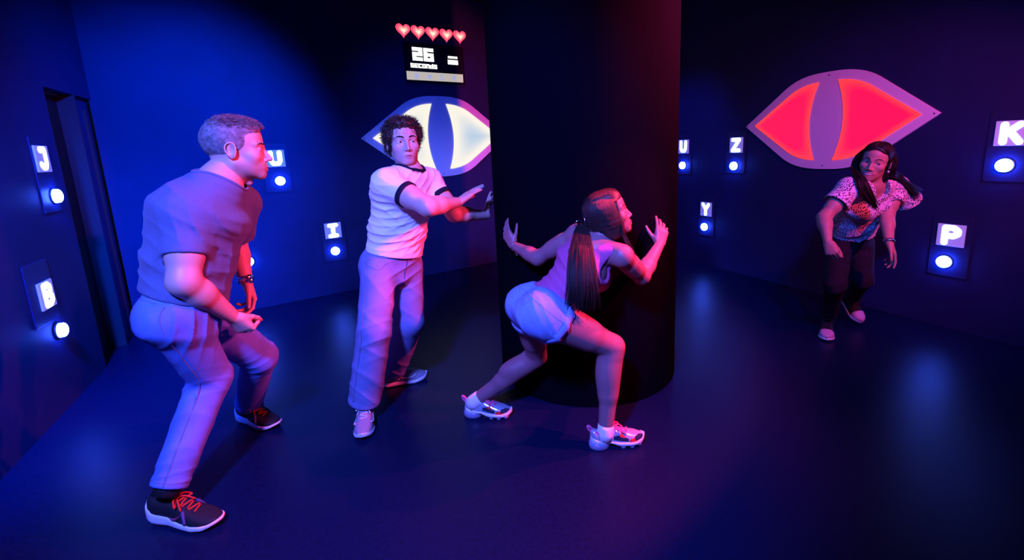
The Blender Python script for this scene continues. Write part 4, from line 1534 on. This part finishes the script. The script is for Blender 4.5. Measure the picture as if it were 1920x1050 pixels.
# ================================================================== young man in the white ringer T-shirt
def man_white():
    root = person('young man in white T-shirt with dark trim, pushing against the pillar')
    J = dict(anR=at(684, 752, 2.277), anL=at(738, 690, 2.655), knR=at(702, 616, 2.24), knL=at(767, 602, 2.49),
             hipR=at(711, 497, 2.38), hipL=at(762, 494, 2.52), neck=at(768, 322, 2.47),
             shR=at(725, 344, 2.34), shL=at(803, 340, 2.58), elR=at(803, 388, 2.235), wrR=at(860, 379, 2.44),
             elL=at(852, 401, 2.51), wrL=at(912, 404, 2.70))
    s = 0.93
    g = Fig(J, s, bend=0.01)
    J = g.J
    skin = (0.56, 0.37, 0.31)
    hd = Head(at(756, 267, 2.475), (0.44, -0.90, 0.02), (-0.03, 0, 1), 1.04, jaw=0.90)
    coarse = g.torso(-0.004) + [('add', rcone(g.neck - g.up * 0.05, g.neck, 0.088, 0.064), 0.04)] + arm_ops(J['shR'], J['elR'], J['wrR'], .98, 1.18) + arm_ops(J['shL'], J['elL'], J['wrL'], .95, 1.12)
    coarse += leg_ops(J['hipR'], J['knR'], J['anR'], .85, .9) + leg_ops(J['hipL'], J['knL'], J['anL'], .85, .9)
    coarse += [('add', rcone(g.neck, hd.w(0, -0.022, -0.055), 0.058, 0.054), 0.03)]
    dR = at(917, 337, 2.56) - J['wrR']
    hR = hand_ops(J['wrR'], dR, (0.5, 0.45, -0.65), 1, .96, (0.05, 0.03, 0.04, 0.06), 0.004, (0.08, 0.25, 0.3), J['elR'])
    dL = A3(0.10, 0.72, 0.62)
    hL = hand_ops(J['wrL'] + A3(0.0, 0, 0.0), dL, (1, -0.15, 0), -1, .95, (0.05, 0.05, 0.06, 0.10), 0.02, (0.25, 0.1, 0.2), J['elL'])
    body, hb = body_mesh(root, coarse, [(hd, hd.ops(g.neck, 0.054), dict(lip=(0.52, 0.24, 0.22), stubble=0.12))], [hR, hL], skin)
    hd.eyes(root, (-0.30, 1, 0.05), (0.05, 0.05, 0.05))
    hd.brows(root, M['brow'], 1.15, 0.001, hb)
    # T-shirt with dark ringer trim
    ops = g.torso(0.022, waist=1.03, hips=.97, chest=1.02, sh_r=0.062)
    hem = g.pel + g.up * 0.065
    ops.append(('int', half(hem, -g.up), 0.006))
    sR, hR_, eR, aR = sleeve_ops(J['shR'], J['elR'], 0.50, 0.068, 0.0645, g.up, 0.0565)
    sL, hL_, eL, aL = sleeve_ops(J['shL'], J['elL'], 0.48, 0.066, 0.0620, g.up, 0.0535)
    ops += sR + sL + hR_ + hL_
    nax = nrm(hd.w(0, -0.01, -0.08) - g.neck)
    ops.append(('sub', rcone(g.neck - nax * 0.004 + g.fc * 0.008, g.neck + nax * 0.12 + g.fc * 0.012, 0.068, 0.075), 0.006))

    def post(P_):
        dn = spot(P_, g.waist + g.fp * 0.08 + g.rp * 0.02, 0.17)
        arm = spot(P_, J['shR'] + g.fc * 0.06 - g.up * 0.11, 0.12)
        w1 = wave(P_, nrm(g.up + 0.45 * g.rp), 150, 0.4, 1.6, 9)
        w2 = wave(P_, nrm(g.up - 0.7 * g.rp), 130, 1.4, 1.3, 8)
        w3 = wave(P_, nrm(g.up + 1.1 * g.rp + .3 * g.fp), 150, 2.4, 1.2, 11)
        ed = np.clip(((P_ - hem) @ g.up - 0.005) / 0.04, 0, 1)
        ed = ed * np.clip(np.linalg.norm(P_ - eR, axis=1) / 0.05 - 1.3, 0, 1) * np.clip(np.linalg.norm(P_ - eL, axis=1) / 0.05 - 1.3, 0, 1)
        return (0.0034 * dn * w1 + 0.0040 * arm * w2 + 0.0030 * spot(P_, g.waist - g.fp * 0.05 + g.rp * .1, .16) * w1 + 0.0020 * w3) * ed
    V, F = volume(ops, 0.0048, post=post)
    shirt = mesh_obj('t_shirt', V, F, M['white_tee'], root)
    b = bvh_of(V, F)
    col = ring_on(b, g.neck + nax * 0.01 + g.fc * 0.009, nax, 0.0735, drop=0.10, lift=0.001)
    MB().tube(col, 0.0085, 8, closed=True).build('collar', M['navy_trim'], shirt, True)
    for e_, ax_, r_ in ((eR, aR, 0.0645), (eL, aL, 0.0620)):
        band(MB(), e_ - ax_ * 0.006, ax_, g.up, (r_, r_), (r_, r_), -0.014, 0.012, 0.0032).build('sleeve_trim', M['navy_trim'], shirt, True)
    c = hug(b, [g.chest + g.fc * 0.2 - g.rc * 0.085 + g.up * 0.03], 0.001)[0]
    MB().sphere(c, (0.010, 0.010, 0.010), 12, 8).build('chest_logo', M['navy_trim'], shirt, True)
    # jeans
    ops = [('add', ell(g.pel - g.up * 0.05, g.pel + g.up * 0.10, (0.158, 0.115), (0.142, 0.108), g.rp, 0.06, flat=True), 0),
           ('add', ellipsoid(J['hipR'] - g.fp * 0.045, (g.rp, g.fp, g.up), (0.08, 0.078, 0.095)), 0.04),
           ('add', ellipsoid(J['hipL'] - g.fp * 0.045, (g.rp, g.fp, g.up), (0.08, 0.078, 0.095)), 0.04)]
    lr, hr_, er, ar = leg_tube(J['hipR'], J['knR'], J['anR'], 0.093, 0.086, 0.088, 0.99, 0.074, g.fp)
    ll, hl_, el2, al = leg_tube(J['hipL'], J['knL'], J['anL'], 0.090, 0.084, 0.084, 0.99, 0.070, g.fp)
    ops += lr + ll + hr_ + hl_

    def post(P_):
        axr, axl = nrm(J['anR'] - J['knR']), nrm(J['anL'] - J['knL'])
        out = 0.0045 * spot(P_, J['knR'], 0.12) * wave(P_, nrm(axr + 0.8 * g.fp), 80, .3, .8, 7)
        out += 0.0045 * spot(P_, er - axr * .06, 0.13) * wave(P_, nrm(axr + 0.9 * g.rp), 75, 2.3, .9, 8)
        out += 0.0060 * spot(P_, el2 - axl * .05, 0.12) * wave(P_, nrm(axl + 0.7 * g.rp), 80, 0.3, .9, 8)
        out += 0.0045 * spot(P_, g.pel + g.fp * 0.10 - g.up * .03, 0.12) * wave(P_, nrm(g.up + 0.5 * g.rp), 90, .9, .6, 8)
        out += 0.0018 * wave(P_, nrm(axr + g.rp), 50, .5, 1.2, 9)
        return out * np.clip(-((P_ - er) @ ar) / 0.03 - 0.3, 0, 1) ** (np.linalg.norm(P_ - er, axis=1) < .14) * np.clip(-((P_ - el2) @ al) / 0.03 - 0.3, 0, 1) ** (np.linalg.norm(P_ - el2, axis=1) < .14)
    V, F = volume(ops, 0.0048, post=post)
    jeans = mesh_obj('jeans', V, F, M['jeans_b'], root)
    b = bvh_of(V, F)
    for hp, kn, an, sg in ((J['hipR'], J['knR'], J['anR'], 1), (J['hipL'], J['knL'], J['anL'], -1)):
        o_ = g.rp * 0.13 * sg + g.fp * 0.03
        seam(b, [hp + o_ + g.up * 0.07, hp + o_, lerp(hp, kn, .5) + o_, kn + o_, lerp(kn, an, .5) + o_, lerp(kn, an, .93) + o_], 60, 0.0018, M['denim_seam'], jeans, 'side_seam')
    seam(b, [J['hipR'] + g.rp * .13 + g.up * 0.03, J['hipR'] + g.rp * .08 + g.fp * .1 + g.up * 0.01, J['hipR'] + g.rp * .02 + g.fp * .14 + g.up * 0.06], 20, 0.0015, M['denim_seam'], jeans, 'pocket_seam')
    seam(b, [g.pel + g.fp * .16 + g.up * 0.09, g.pel + g.fp * .16, g.pel + g.fp * .1 - g.up * 0.08], 16, 0.0018, M['denim_seam'], jeans, 'fly_seam')
    shoe_chunky(root, J['anR'], (0.24, -0.97), 0.285)
    shoe_chunky(root, J['anL'], (0.93, 0.36), 0.280)
    # brown curly hair
    hs = [('add', hd.el(0, -0.018, 0.040, 0.084, 0.100, 0.085), 0), ('add', hd.el(0, 0.040, 0.092, 0.062, 0.052, 0.026), 0.03),
          ('add', hd.el(0, -0.045, -0.02, 0.078, 0.06, 0.06), 0.03)]
    for q in (-1, 1):
        hs.append(('add', hd.el(q * 0.072, 0.005, 0.040, 0.018, 0.045, 0.040), 0.02))
    hs += [('sub', hd.el(0, 0.128, -0.022, 0.098, 0.080, 0.100), 0.010), ('sub', hd.el(0, 0.060, -0.085, 0.13, 0.066, 0.075), 0.012),
           ('int', half(hd.w(0, -0.06, -0.075), -hd.u), 0.006)]
    V, F = volume(hs, 0.0036, post=lambda P_: 0.004 * np.sin(P_[:, 0] * 190 + 2 * np.sin(P_[:, 2] * 90)) * np.sin(P_[:, 2] * 170 + 2 * np.sin(P_[:, 1] * 80)))
    hair = mesh_obj('hair', V, F, M['hair_brown'], root)
    fur(V, F, 2300, 0.017, lambda p, n_: n_ * 0.55 + hd.f * 0.25 - hd.u * 0.15 + hd.r * (0.5 if (p - hd.c) @ hd.r > 0 else -0.5), 0.0014, 5, 9, curl=0.006,
        bias=lambda c: 0.15 + (np.abs(hd.loc(c)[:, 0]) > 0.05) + (hd.loc(c)[:, 2] > 0.08)).build('curls', M['hair_brown'], hair, True)
    return root


# ================================================================== woman in the pink top, seen from behind
def woman_pink():
    root = person('woman with black ponytail in pink top and denim shorts, lunging before the pillar')
    J = dict(anR=at(1136, 800, 1.974), anL=at(897, 747, 2.274), hipR=at(1024, 590, 1.94), hipL=at(996, 576, 2.10),
             knR=at(1148, 650, 2.03), knL=at(1006, 668, 2.27), neck=at(1118, 456, 2.08),
             shR=at(1166, 480, 1.99), shL=at(1082, 440, 2.18), elR=at(1203, 518, 2.13), wrR=at(1237, 458, 2.29),
             elL=at(1008, 484, 2.28), wrL=at(962, 460, 2.43))
    s = 0.90
    g = Fig(J, s, True, bend=-0.035)
    J = g.J
    skin = (0.26, 0.120, 0.130)
    hd = Head(at(1140, 400, 2.10), (0.955, -0.10, 0.24), (-0.22, 0.0, 1), 0.93, True, jaw=0.92, lips=1.35, nose=0.92, nosew=1.15)
    bt = nrm(np.cross(nrm(J['anR'] - J['knR']), g.rp))
    if bt @ g.fp > 0:
        bt = -bt
    btL = nrm(nrm(J['knL'] - J['anL']) * 0.3 + A3(-0.55, -0.2, 0.75))
    coarse = g.torso(-0.004, hips=0.96, waist=0.80, chest=0.90, sh_r=0.046)
    coarse += arm_ops(J['shR'], J['elR'], J['wrR'], .90, .96) + arm_ops(J['shL'], J['elL'], J['wrL'], .90, .94)
    coarse += leg_ops(J['hipR'], J['knR'], J['anR'], .98, 1.04, bt) + leg_ops(J['hipL'], J['knL'], J['anL'], .94, 1.0, btL)
    coarse += [('add', rcone(g.neck, hd.w(0, -0.022, -0.055), 0.050, 0.047), 0.03),
               ('add', rcone(lerp(g.neck, J['shR'], .3), J['shR'], 0.040, 0.046), 0.03),
               ('add', rcone(lerp(g.neck, J['shL'], .3), J['shL'], 0.040, 0.046), 0.03)]
    dR = at(1243, 420, 2.33) - J['wrR']
    hR = hand_ops(J['wrR'], dR, (0.1, 0.9, 0.1), 1, .90, (0.16, 0.30, 0.38, 0.45), 0.10, (0.9, 0.2, 0.2), J['elR'])
    dL = at(945, 428, 2.48) - J['wrL']
    hL = hand_ops(J['wrL'], dL, (0.55, 0.75, 0.0), -1, .90, (0.15, 0.22, 0.28, 0.35), 0.10, (0.8, 0.2, 0.2), J['elL'])
    body, hb = body_mesh(root, coarse, [(hd, hd.ops(g.neck, 0.047), dict(lip=(0.30, 0.10, 0.10)))], [hR, hL], skin, h=0.0046)
    hd.eyes(root, (0.05, 1, 0.12), (0.03, 0.018, 0.012))
    hd.brows(root, M['brow'], 0.8, 0.002, hb)
    # tank top
    ops = g.torso(0.009, hips=0.94, waist=0.81, chest=0.91, down=-0.02, sh_r=0.046)
    for q in (-1, 1):
        ops.append(('add', ellipsoid(g.chest + g.fc * 0.085 + g.rc * q * 0.065 - g.up * 0.005, (g.rc, g.fc, g.up), (0.062, 0.058, 0.062)), 0.03))
    ops.append(('int', half(g.pel + g.up * 0.055, -g.up), 0.004))
    for k_ in ('shR', 'shL'):
        sg = 1 if k_ == 'shR' else -1
        ops.append(('sub', rcone(J[k_] + g.rc * sg * 0.045 + g.up * 0.08, J[k_] + g.rc * sg * 0.035 - g.up * 0.080, 0.082, 0.066), 0.006))
    ops.append(('sub', ell(g.neck - g.up * 0.085, g.neck + g.up * 0.14, (0.056, 0.16), (0.078, 0.22), g.rc, 0.05), 0.006))

    def post(P_):
        w1 = wave(P_, nrm(g.up + 0.25 * g.rc), 150, 0.4, 0.5, 9)
        return 0.0035 * spot(P_, g.waist - g.fp * 0.05, 0.15) * w1 + 0.0022 * spot(P_, g.waist + g.rp * 0.09, 0.14) * w1
    V, F = volume(ops, 0.0042, post=post)
    top = mesh_obj('tank_top', V, F, M['pink_top'], root)
    # denim shorts with rolled cuffs
    ops = [('add', ell(g.pel - g.up * 0.05, g.pel + g.up * 0.085, (0.158, 0.118), (0.128, 0.098), g.rp, 0.06, flat=True), 0),
           ('add', ellipsoid(J['hipR'] - g.fp * 0.044 - g.up * 0.005, (g.rp, g.fp, g.up), (0.086, 0.086, 0.100)), 0.04),
           ('add', ellipsoid(J['hipL'] - g.fp * 0.044 - g.up * 0.005, (g.rp, g.fp, g.up), (0.086, 0.086, 0.100)), 0.04)]
    lr, hr_, er, ar = leg_tube(J['hipR'], lerp(J['hipR'], J['knR'], .12), J['knR'], 0.106, 0.104, 0.100, 0.10, 0.091, g.fp)
    ll, hl_, el2, al = leg_tube(J['hipL'], lerp(J['hipL'], J['knL'], .12), J['knL'], 0.102, 0.100, 0.096, 0.16, 0.086, g.fp)
    ops += lr + ll + hr_ + hl_

    def post(P_):
        out = 0.0040 * spot(P_, J['hipR'] + g.fp * 0.09, 0.10) * wave(P_, nrm(g.up + 0.6 * g.fp), 120, .3, .6, 9)
        out = out + 0.0022 * wave(P_, nrm(g.up + .4 * g.fp), 110, 1.5, 1.2, 10) * spot(P_, J['hipR'] - g.up * .03, .14)
        return out + 0.0016 * wave(P_, nrm(g.up + g.rp), 60, .5, 1.0, 9)
    V, F = volume(ops, 0.0044, post=post)
    sh_ = mesh_obj('denim_shorts', V, F, M['shorts'], root)
    b = bvh_of(V, F)
    for e_, ax_, r_ in ((er, ar, 0.102), (el2, al, 0.098)):
        x_ = nrm(np.cross(ax_, g.fp))
        y_ = np.cross(ax_, x_)
        P_ = hug(b, [e_ - ax_ * 0.018 + 0.14 * (math.cos(t) * x_ + math.sin(t) * y_) for t in np.linspace(0, 2 * math.pi, 49)[:-1]], 0.0)
        rg_ = []
        for dz, off in ((-0.017, 0.000), (-0.014, 0.0045), (0.012, 0.0045), (0.016, 0.000)):
            rg_.append([p + ax_ * dz + nrm(p - e_ + ax_ * ((e_ - p) @ ax_)) * off for p in P_])
        MB().loft(rg_, cap=False).build('rolled_cuff', M['shorts'], sh_, True)
    back = -g.fp * 0.17
    for q, hp in ((1, J['hipR']), (-1, J['hipL'])):
        o2 = hp + back + g.rp * q * 0.005
        pts = [o2 + g.up * .055 - g.rp * .045, o2 + g.up * .055 + g.rp * .045, o2 - g.up * .025 + g.rp * .042, o2 - g.up * .045, o2 - g.up * .025 - g.rp * .042, o2 + g.up * .055 - g.rp * .045]
        P_ = np.concatenate([np.linspace(pts[i], pts[i + 1], 8)[:-1] for i in range(5)])
        P_ = hug(b, P_, 0.0006)
        for _ in range(3):
            P_ = 0.5 * P_ + 0.25 * (np.roll(P_, 1, 0) + np.roll(P_, -1, 0))
        MB().tube(P_, 0.0012, 5, closed=True).build('pocket_seam', M['shorts_seam'], sh_, True)
    seam(b, [g.pel + back * 1.1 + g.up * .075, g.pel + back - g.up * .02, g.pel + back * .8 - g.up * .09], 18, 0.0012, M['shorts_seam'], sh_, 'back_seam')
    seam(b, [J['hipR'] + g.rp * .14 + g.up * .08, J['hipR'] + g.rp * .14, J['hipR'] + g.rp * .14 - g.up * .05 + g.fp * .03], 18, 0.0012, M['shorts_seam'], sh_, 'side_seam')
    x_ = g.rp
    P_ = hug(b, [g.pel + g.up * 0.050 + 0.2 * (math.cos(t) * g.rp + math.sin(t) * g.fp) for t in np.linspace(0, 2 * math.pi, 49)[:-1]], 0.0004)
    MB().tube(P_, 0.0013, 5, closed=True).build('waistband_seam', M['shorts_seam'], sh_, True)
    # shoes and socks
    sR_ = shoe_bubble(root, J['anR'], (0.985, 0.10), 0.268)
    sL_ = shoe_bubble(root, J['anL'], (0.97, -0.12), 0.262)
    for an, kn in ((J['anR'], J['knR']), (J['anL'], J['knL'])):
        ax = nrm(an - kn)
        MB().loft([[p for p in band_ring(an + ax * y, ax, r)] for y, r in ((-0.012, 0.0375), (0.004, 0.0390), (0.03, 0.040), (0.06, 0.038))]).build('sock', M['sock'], root, True)
    # straight black hair gathered low at the back
    hs = [('add', hd.el(0, -0.022, 0.030, 0.083, 0.103, 0.090), 0)]
    for q in (-1, 1):
        hs.append(('add', hd.el(q * 0.066, 0.002, -0.045, 0.024, 0.058, 0.080), 0.03))
    hs.append(('add', hd.el(0, -0.075, -0.045, 0.055, 0.045, 0.055), 0.04))
    hs.append(('add', hd.el(0, 0.026, 0.072, 0.062, 0.056, 0.046), 0.02))
    hs += [('sub', hd.el(0, 0.142, -0.035, 0.110, 0.085, 0.125), 0.008), ('sub', hd.el(0, 0.06, -0.135, 0.045, 0.10, 0.075), 0.010)]
    V, F = volume(hs, 0.0036)
    hair = mesh_obj('hair', V, F, M['hair_black'], root)
    knot = at(1090, 418, 2.12)
    hbv = bvh_of(V, F)
    paths = []
    g_ = np.random.default_rng(4)
    for i in range(1200):
        t = g_.uniform(0, 1)
        q = 1 if g_.uniform() < 0.7 else -1
        a = hd.w(q * 0.004, 0.066 - 0.175 * t, 0.104 + 0.018 * math.sin(t * 3) - 0.05 * t ** 4)
        y_mid = 0.046 - 0.150 * t + g_.normal(0, .006)
        b_ = hd.w(q * 0.085 * (1 - 0.45 * t ** 3), y_mid, 0.03)
        c_ = hd.w(q * 0.088 * (1 - 0.5 * t ** 3), y_mid - 0.010, -0.055)
        d_ = lerp(hd.w(q * 0.05, -0.06, -0.10), knot, 0.45)
        pts = smooth_path([a, b_, c_, d_, knot], 14)
        P_ = hug(hbv, pts[:11], 0.0012 + 0.001 * g_.uniform())
        paths.append(np.vstack([P_, pts[12:]]))
    strand_mesh(paths, 0.0013, 0.0009).build('hair_strands', M['hair_black'], hair, True)
    gd = []
    for dx, dy in ((-1.0, 0), (-0.45, 1), (0.0, -1), (0.5, 0), (1.0, 1)):
        gd.append([knot + A3(0.012 * dx, 0, 0), at(1090 + 16 * dx, 442, 2.03), at(1090 + 26 * dx, 490, 1.94 + 0.02 * dy), at(1092 + 31 * dx, 540, 1.89 + 0.02 * dy), at(1090 + 38 * dx, 584 - 4 * abs(dx), 1.89 + 0.02 * dy)])
    locks(gd, 1700, 0.006, 0.0015, 0.0006, 8, 14, 0.45).build('ponytail', M['hair_black'], hair, True)
    gd = [[hd.w(0.062, 0.052, 0.06), hd.w(0.080, 0.046, -0.02), hd.w(0.080, 0.046, -0.09), at(1180, 455, 2.02), at(1194, 482, 2.02)],
          [hd.w(0.066, 0.044, 0.06), hd.w(0.082, 0.038, -0.02), hd.w(0.080, 0.038, -0.09), at(1172, 452, 2.01), at(1184, 474, 2.00)]]
    locks(gd, 60, 0.0025, 0.0014, 0.0006, 5, 14).build('front_lock', M['hair_black'], hair, True)
    clip = MB()
    e1, e2 = nrm(hd.f * -1 + A3(0, -0.2, 0)), A3(0, 0, 1)
    clip.tube([knot + A3(-0.018, -0.03, 0.0) + 0.017 * (math.cos(t) * e1 + math.sin(t) * e2) for t in np.linspace(0, 2 * math.pi, 25)[:-1]], 0.0016, 6, closed=True)
    clip.tube([knot + A3(0.006, -0.05, 0.045), knot + A3(0.012, -0.055, 0.005), knot + A3(0.050, -0.055, -0.045)], 0.0018, 6)
    clip.build('hair_clip', M['silver'], hair, True)
    # bracelet and ring
    ax = nrm(J['wrL'] - J['elL'])
    br = band(MB(), J['wrL'] - ax * 0.020, ax, (0, 0, 1), (0.0285, 0.0285), (0.0285, 0.0285), -0.002, 0.002, 0.0015).build('bracelet', M['silver'], root, True)
    for k_ in range(3):
        MB().sphere(J['wrL'] - ax * 0.020 + A3(0.004 * k_, -0.012, -0.034 - 0.006 * k_), 0.0045, 8, 6).build('charm', M['silver'], br, True)
    return root


# ================================================================== laughing woman at the right
def woman_blouse():
    root = person('laughing woman in patterned white blouse and black jeans, running under the red eye')
    J = dict(anR=at(1552, 596, 3.16), anL=at(1599, 556, 3.34), hipR=at(1575, 456, 3.12), hipL=at(1612, 455, 3.20),
             knR=at(1566, 532, 2.92), knL=at(1617, 522, 2.98), neck=at(1637, 342, 2.86),
             shR=at(1592, 352, 2.80), shL=at(1680, 349, 2.92), elR=at(1545, 408, 2.76), wrR=at(1552, 454, 2.66),
             elL=at(1663, 405, 2.86), wrL=at(1667, 455, 2.74))
    s = 0.90
    g = Fig(J, s, True, bend=0.02)
    J = g.J
    skin = (0.46, 0.28, 0.20)
    hd = Head(at(1641, 303, 2.83), (-0.73, -0.68, -0.05), (0.10, -0.22, 1), 0.99, True, jaw=0.86, smile=1.0, open_=0.007, lips=0.9, nose=0.82, nosew=1.08)
    coarse = g.torso(-0.010, hips=.95, waist=.84, chest=.9, sh_r=0.046) + arm_ops(J['shR'], J['elR'], J['wrR'], .90, .95) + arm_ops(J['shL'], J['elL'], J['wrL'], .90, .95)
    coarse += leg_ops(J['hipR'], J['knR'], J['anR'], .84, .95) + leg_ops(J['hipL'], J['knL'], J['anL'], .84, .95)
    coarse += [('add', rcone(g.neck, hd.w(0, -0.022, -0.055), 0.050, 0.047), 0.03)]
    hR = hand_ops(J['wrR'], at(1562, 480, 2.60) - J['wrR'], (0.6, 0.5, -0.2), 1, .90, (0.8, 0.9, 0.9, 0.95), 0.02, (0.3, 0.5, 0.5), J['elR'])
    hL = hand_ops(J['wrL'], at(1679, 488, 2.72) - J['wrL'], (-0.7, 0.3, -0.3), -1, .90, (0.15, 0.28, 0.32, 0.35), 0.08, (0.6, 0.25, 0.3), J['elL'])
    body, hb = body_mesh(root, coarse, [(hd, hd.ops(g.neck, 0.047), dict(lip=(0.40, 0.13, 0.13)))], [hR, hL], skin)
    hd.eyes(root, (-0.30, 1, -0.02), (0.03, 0.018, 0.012))
    hd.brows(root, M['brow'], 0.9, 0.002, hb)
    tp = smooth_path([(-0.026, 0.082, -0.0640), (-0.014, 0.0905, -0.0690), (0, 0.0935, -0.0710), (0.014, 0.0905, -0.0690), (0.026, 0.082, -0.0640)], 15)
    MB().tube([hd.w(*p) for p in tp], 0.0048, 6).build('teeth', M['teeth'], root, True)
    # blouse with short flared sleeves
    ops = g.torso(0.020, hips=.95, waist=.98, chest=.98, sh_r=0.052)
    for q in (-1, 1):
        ops.append(('add', ellipsoid(g.chest + g.fc * 0.080 + g.rc * q * 0.065 - g.up * 0.01, (g.rc, g.fc, g.up), (0.066, 0.060, 0.066)), 0.03))
    ops.append(('int', half(g.pel + g.up * 0.085, -nrm(g.up + A3(0, 0, 1.2))), 0.006))
    sR, hR_, eR, aR = sleeve_ops(J['shR'] - g.up * 0.01, J['elR'], 0.52, 0.058, 0.075, g.fc, 0.064)
    flare = J['shL'] + nrm(A3(0.60, 0.10, -0.62)) * 0.30
    sL, hL_, eL, aL = sleeve_ops(J['shL'], flare, 0.50, 0.056, 0.082, g.fc, 0.070)
    ops += sR + sL + sleeve_ops(J['shL'], J['elL'], 0.50, 0.058, 0.066, g.fc, 0.05)[0] + hR_ + hL_
    nax = nrm(hd.w(0, -0.01, -0.08) - g.neck)
    ops.append(('sub', rcone(g.neck - nax * 0.03 + g.fc * 0.035, g.neck + nax * 0.12 + g.fc * 0.03, 0.060, 0.072), 0.006))
    ops.append(('sub', rcone(g.neck - g.up * 0.055 + g.fc * 0.10, g.neck + g.fc * 0.08, 0.010, 0.048), 0.008))

    def post(P_):
        w1 = wave(P_, nrm(g.up + 0.5 * g.rp), 90, 0.4, 0.9, 7)
        w2 = wave(P_, nrm(g.rc + 0.2 * g.up), 80, 1.4, 0.7, 6)
        return 0.005 * spot(P_, g.waist + g.fp * 0.06, 0.15) * w1 + 0.004 * spot(P_, g.pel + g.up * .07 + g.fp * .08, 0.12) * w2
    V, F = volume(ops, 0.0050, post=post)
    mesh_obj('blouse', V, F, M['blouse'], root)
    # black jeans
    ops = [('add', ell(g.pel - g.up * 0.05, g.pel + g.up * 0.10, (0.152, 0.112), (0.130, 0.100), g.rp, 0.06, flat=True), 0),
           ('add', ellipsoid(J['hipR'] - g.fp * 0.045, (g.rp, g.fp, g.up), (0.08, 0.078, 0.09)), 0.04),
           ('add', ellipsoid(J['hipL'] - g.fp * 0.045, (g.rp, g.fp, g.up), (0.08, 0.078, 0.09)), 0.04)]
    lr, hr_, er, ar = leg_tube(J['hipR'], J['knR'], J['anR'], 0.088, 0.064, 0.048, 0.93, 0.040, g.fp)
    ll, hl_, el2, al = leg_tube(J['hipL'], J['knL'], J['anL'], 0.088, 0.064, 0.048, 0.93, 0.040, g.fp)
    ops += lr + ll + hr_ + hl_

    def post(P_):
        axr = nrm(J['anR'] - J['knR'])
        return 0.0035 * (spot(P_, J['knR'], .1) + spot(P_, J['knL'], .1) + spot(P_, er, .1)) * wave(P_, nrm(axr + .5 * g.fp), 130, .4, .6, 9)
    V, F = volume(ops, 0.0052, post=post)
    mesh_obj('black_jeans', V, F, M['black_jeans'], root)
    shoe_hightop(root, J['anR'], (-0.55, -0.83), 0.262)
    shoe_hightop(root, J['anL'], (0.02, -1.0), 0.262, pitch=0.55, ground=False)
    # long dark hair, one side flying out
    hs = [('add', hd.el(0, -0.022, 0.030, 0.083, 0.102, 0.092), 0)]
    for q in (-1, 1):
        hs.append(('add', hd.el(q * 0.072, -0.040, -0.045, 0.020, 0.042, 0.085), 0.03))
    hs.append(('add', hd.el(0, 0.026, 0.072, 0.062, 0.056, 0.046), 0.02))
    hs += [('sub', hd.el(0, 0.126, -0.042, 0.084, 0.086, 0.112), 0.008), ('sub', hd.el(0, 0.07, -0.13, 0.060, 0.10, 0.08), 0.010)]
    hs.append(('sub', hd.el(0, 0.108, 0.050, 0.040, 0.050, 0.034), 0.012))
    hs.append(('sub', hd.el(-0.090, 0.000, -0.020, 0.025, 0.026, 0.034), 0.008))
    V, F = volume(hs, 0.0038)
    hair = mesh_obj('hair', V, F, M['hair_dark'], root)
    hbv = bvh_of(V, F)
    g_ = np.random.default_rng(14)
    paths = []
    for i in range(900):
        t = g_.uniform(0, 1) ** 2.0
        q = 1 if i % 2 else -1
        pts = smooth_path([hd.w(q * 0.003, 0.072 - 0.15 * t, 0.100 + 0.020 * math.sin(min(1, t * 1.4) * 1.6)), hd.w(q * 0.050, 0.062 - 0.12 * t, 0.075 + .02 * t), hd.w(q * 0.080, 0.040 - 0.10 * t, 0.020), hd.w(q * 0.090, 0.012 - 0.07 * t, -0.040), hd.w(q * 0.088, 0.0 - 0.06 * t, -0.100)], 14)
        paths.append(pts[:1].tolist() + hug(hbv, pts[1:], 0.0015 + 0.002 * g_.uniform()).tolist())
    strand_mesh([np.array(p) for p in paths], 0.0017, 0.0012).build('hair_strands', M['hair_dark'], hair, True)
    gd = []
    for dx, dy in ((-1, 0), (-.3, .6), (.4, -.6), (1, .3)):
        gd.append([hd.w(0.010, 0.02 - .03 * dx, 0.115), hd.w(0.086, 0.020 - .022 * dx, 0.03), hd.w(0.092, 0.028 - .02 * dx, -0.06), at(1614 + 8 * dx, 338, 2.74 + .02 * dy), at(1624 + 9 * dx, 362, 2.72 + .02 * dy), at(1640 + 7 * dx, 392 - 6 * abs(dx), 2.70 + .02 * dy)])
    locks(gd, 700, 0.008, 0.0024, 0.0010, 21, 14, 0.4, wav=0.005).build('side_hair', M['hair_dark'], hair, True)
    gd = []
    for dx, dy in ((-1, 0), (-.3, .6), (.4, -.6), (1, .3)):
        gd.append([hd.w(-0.010, 0.0 - .03 * dx, 0.115), hd.w(-0.086, -0.02, 0.03 - .01 * dx), hd.w(-0.095, -0.03, -0.05), at(1680 + 4 * dx, 330 + 7 * dx, 2.86 + .02 * dy), at(1698 + 5 * dx, 348 + 9 * dx, 2.86 + .02 * dy), at(1722 + 3 * dx, 366 + 11 * dx, 2.86 + .03 * dy)])
    locks(gd, 700, 0.010, 0.0022, 0.0008, 22, 14, 0.4, wav=0.008).build('flying_hair', M['hair_dark'], hair, True)
    for a, b_ in ((-0.008, -0.052), (0.010, -0.044)):
        MB().sphere(hd.w(-0.083, -0.004 + a, b_), 0.0065, 12, 8).build('earring', M['pearl'], root, True)
    ax = nrm(J['wrL'] - J['elL'])
    band(MB(), J['wrL'] - ax * 0.008, ax, (1, 0, 0), (0.0285, 0.0275), (0.0285, 0.0275), -0.011, 0.011, 0.002).build('bracelet', M['silver'], root, True)
    return root


man_white()
woman_pink()
woman_blouse()
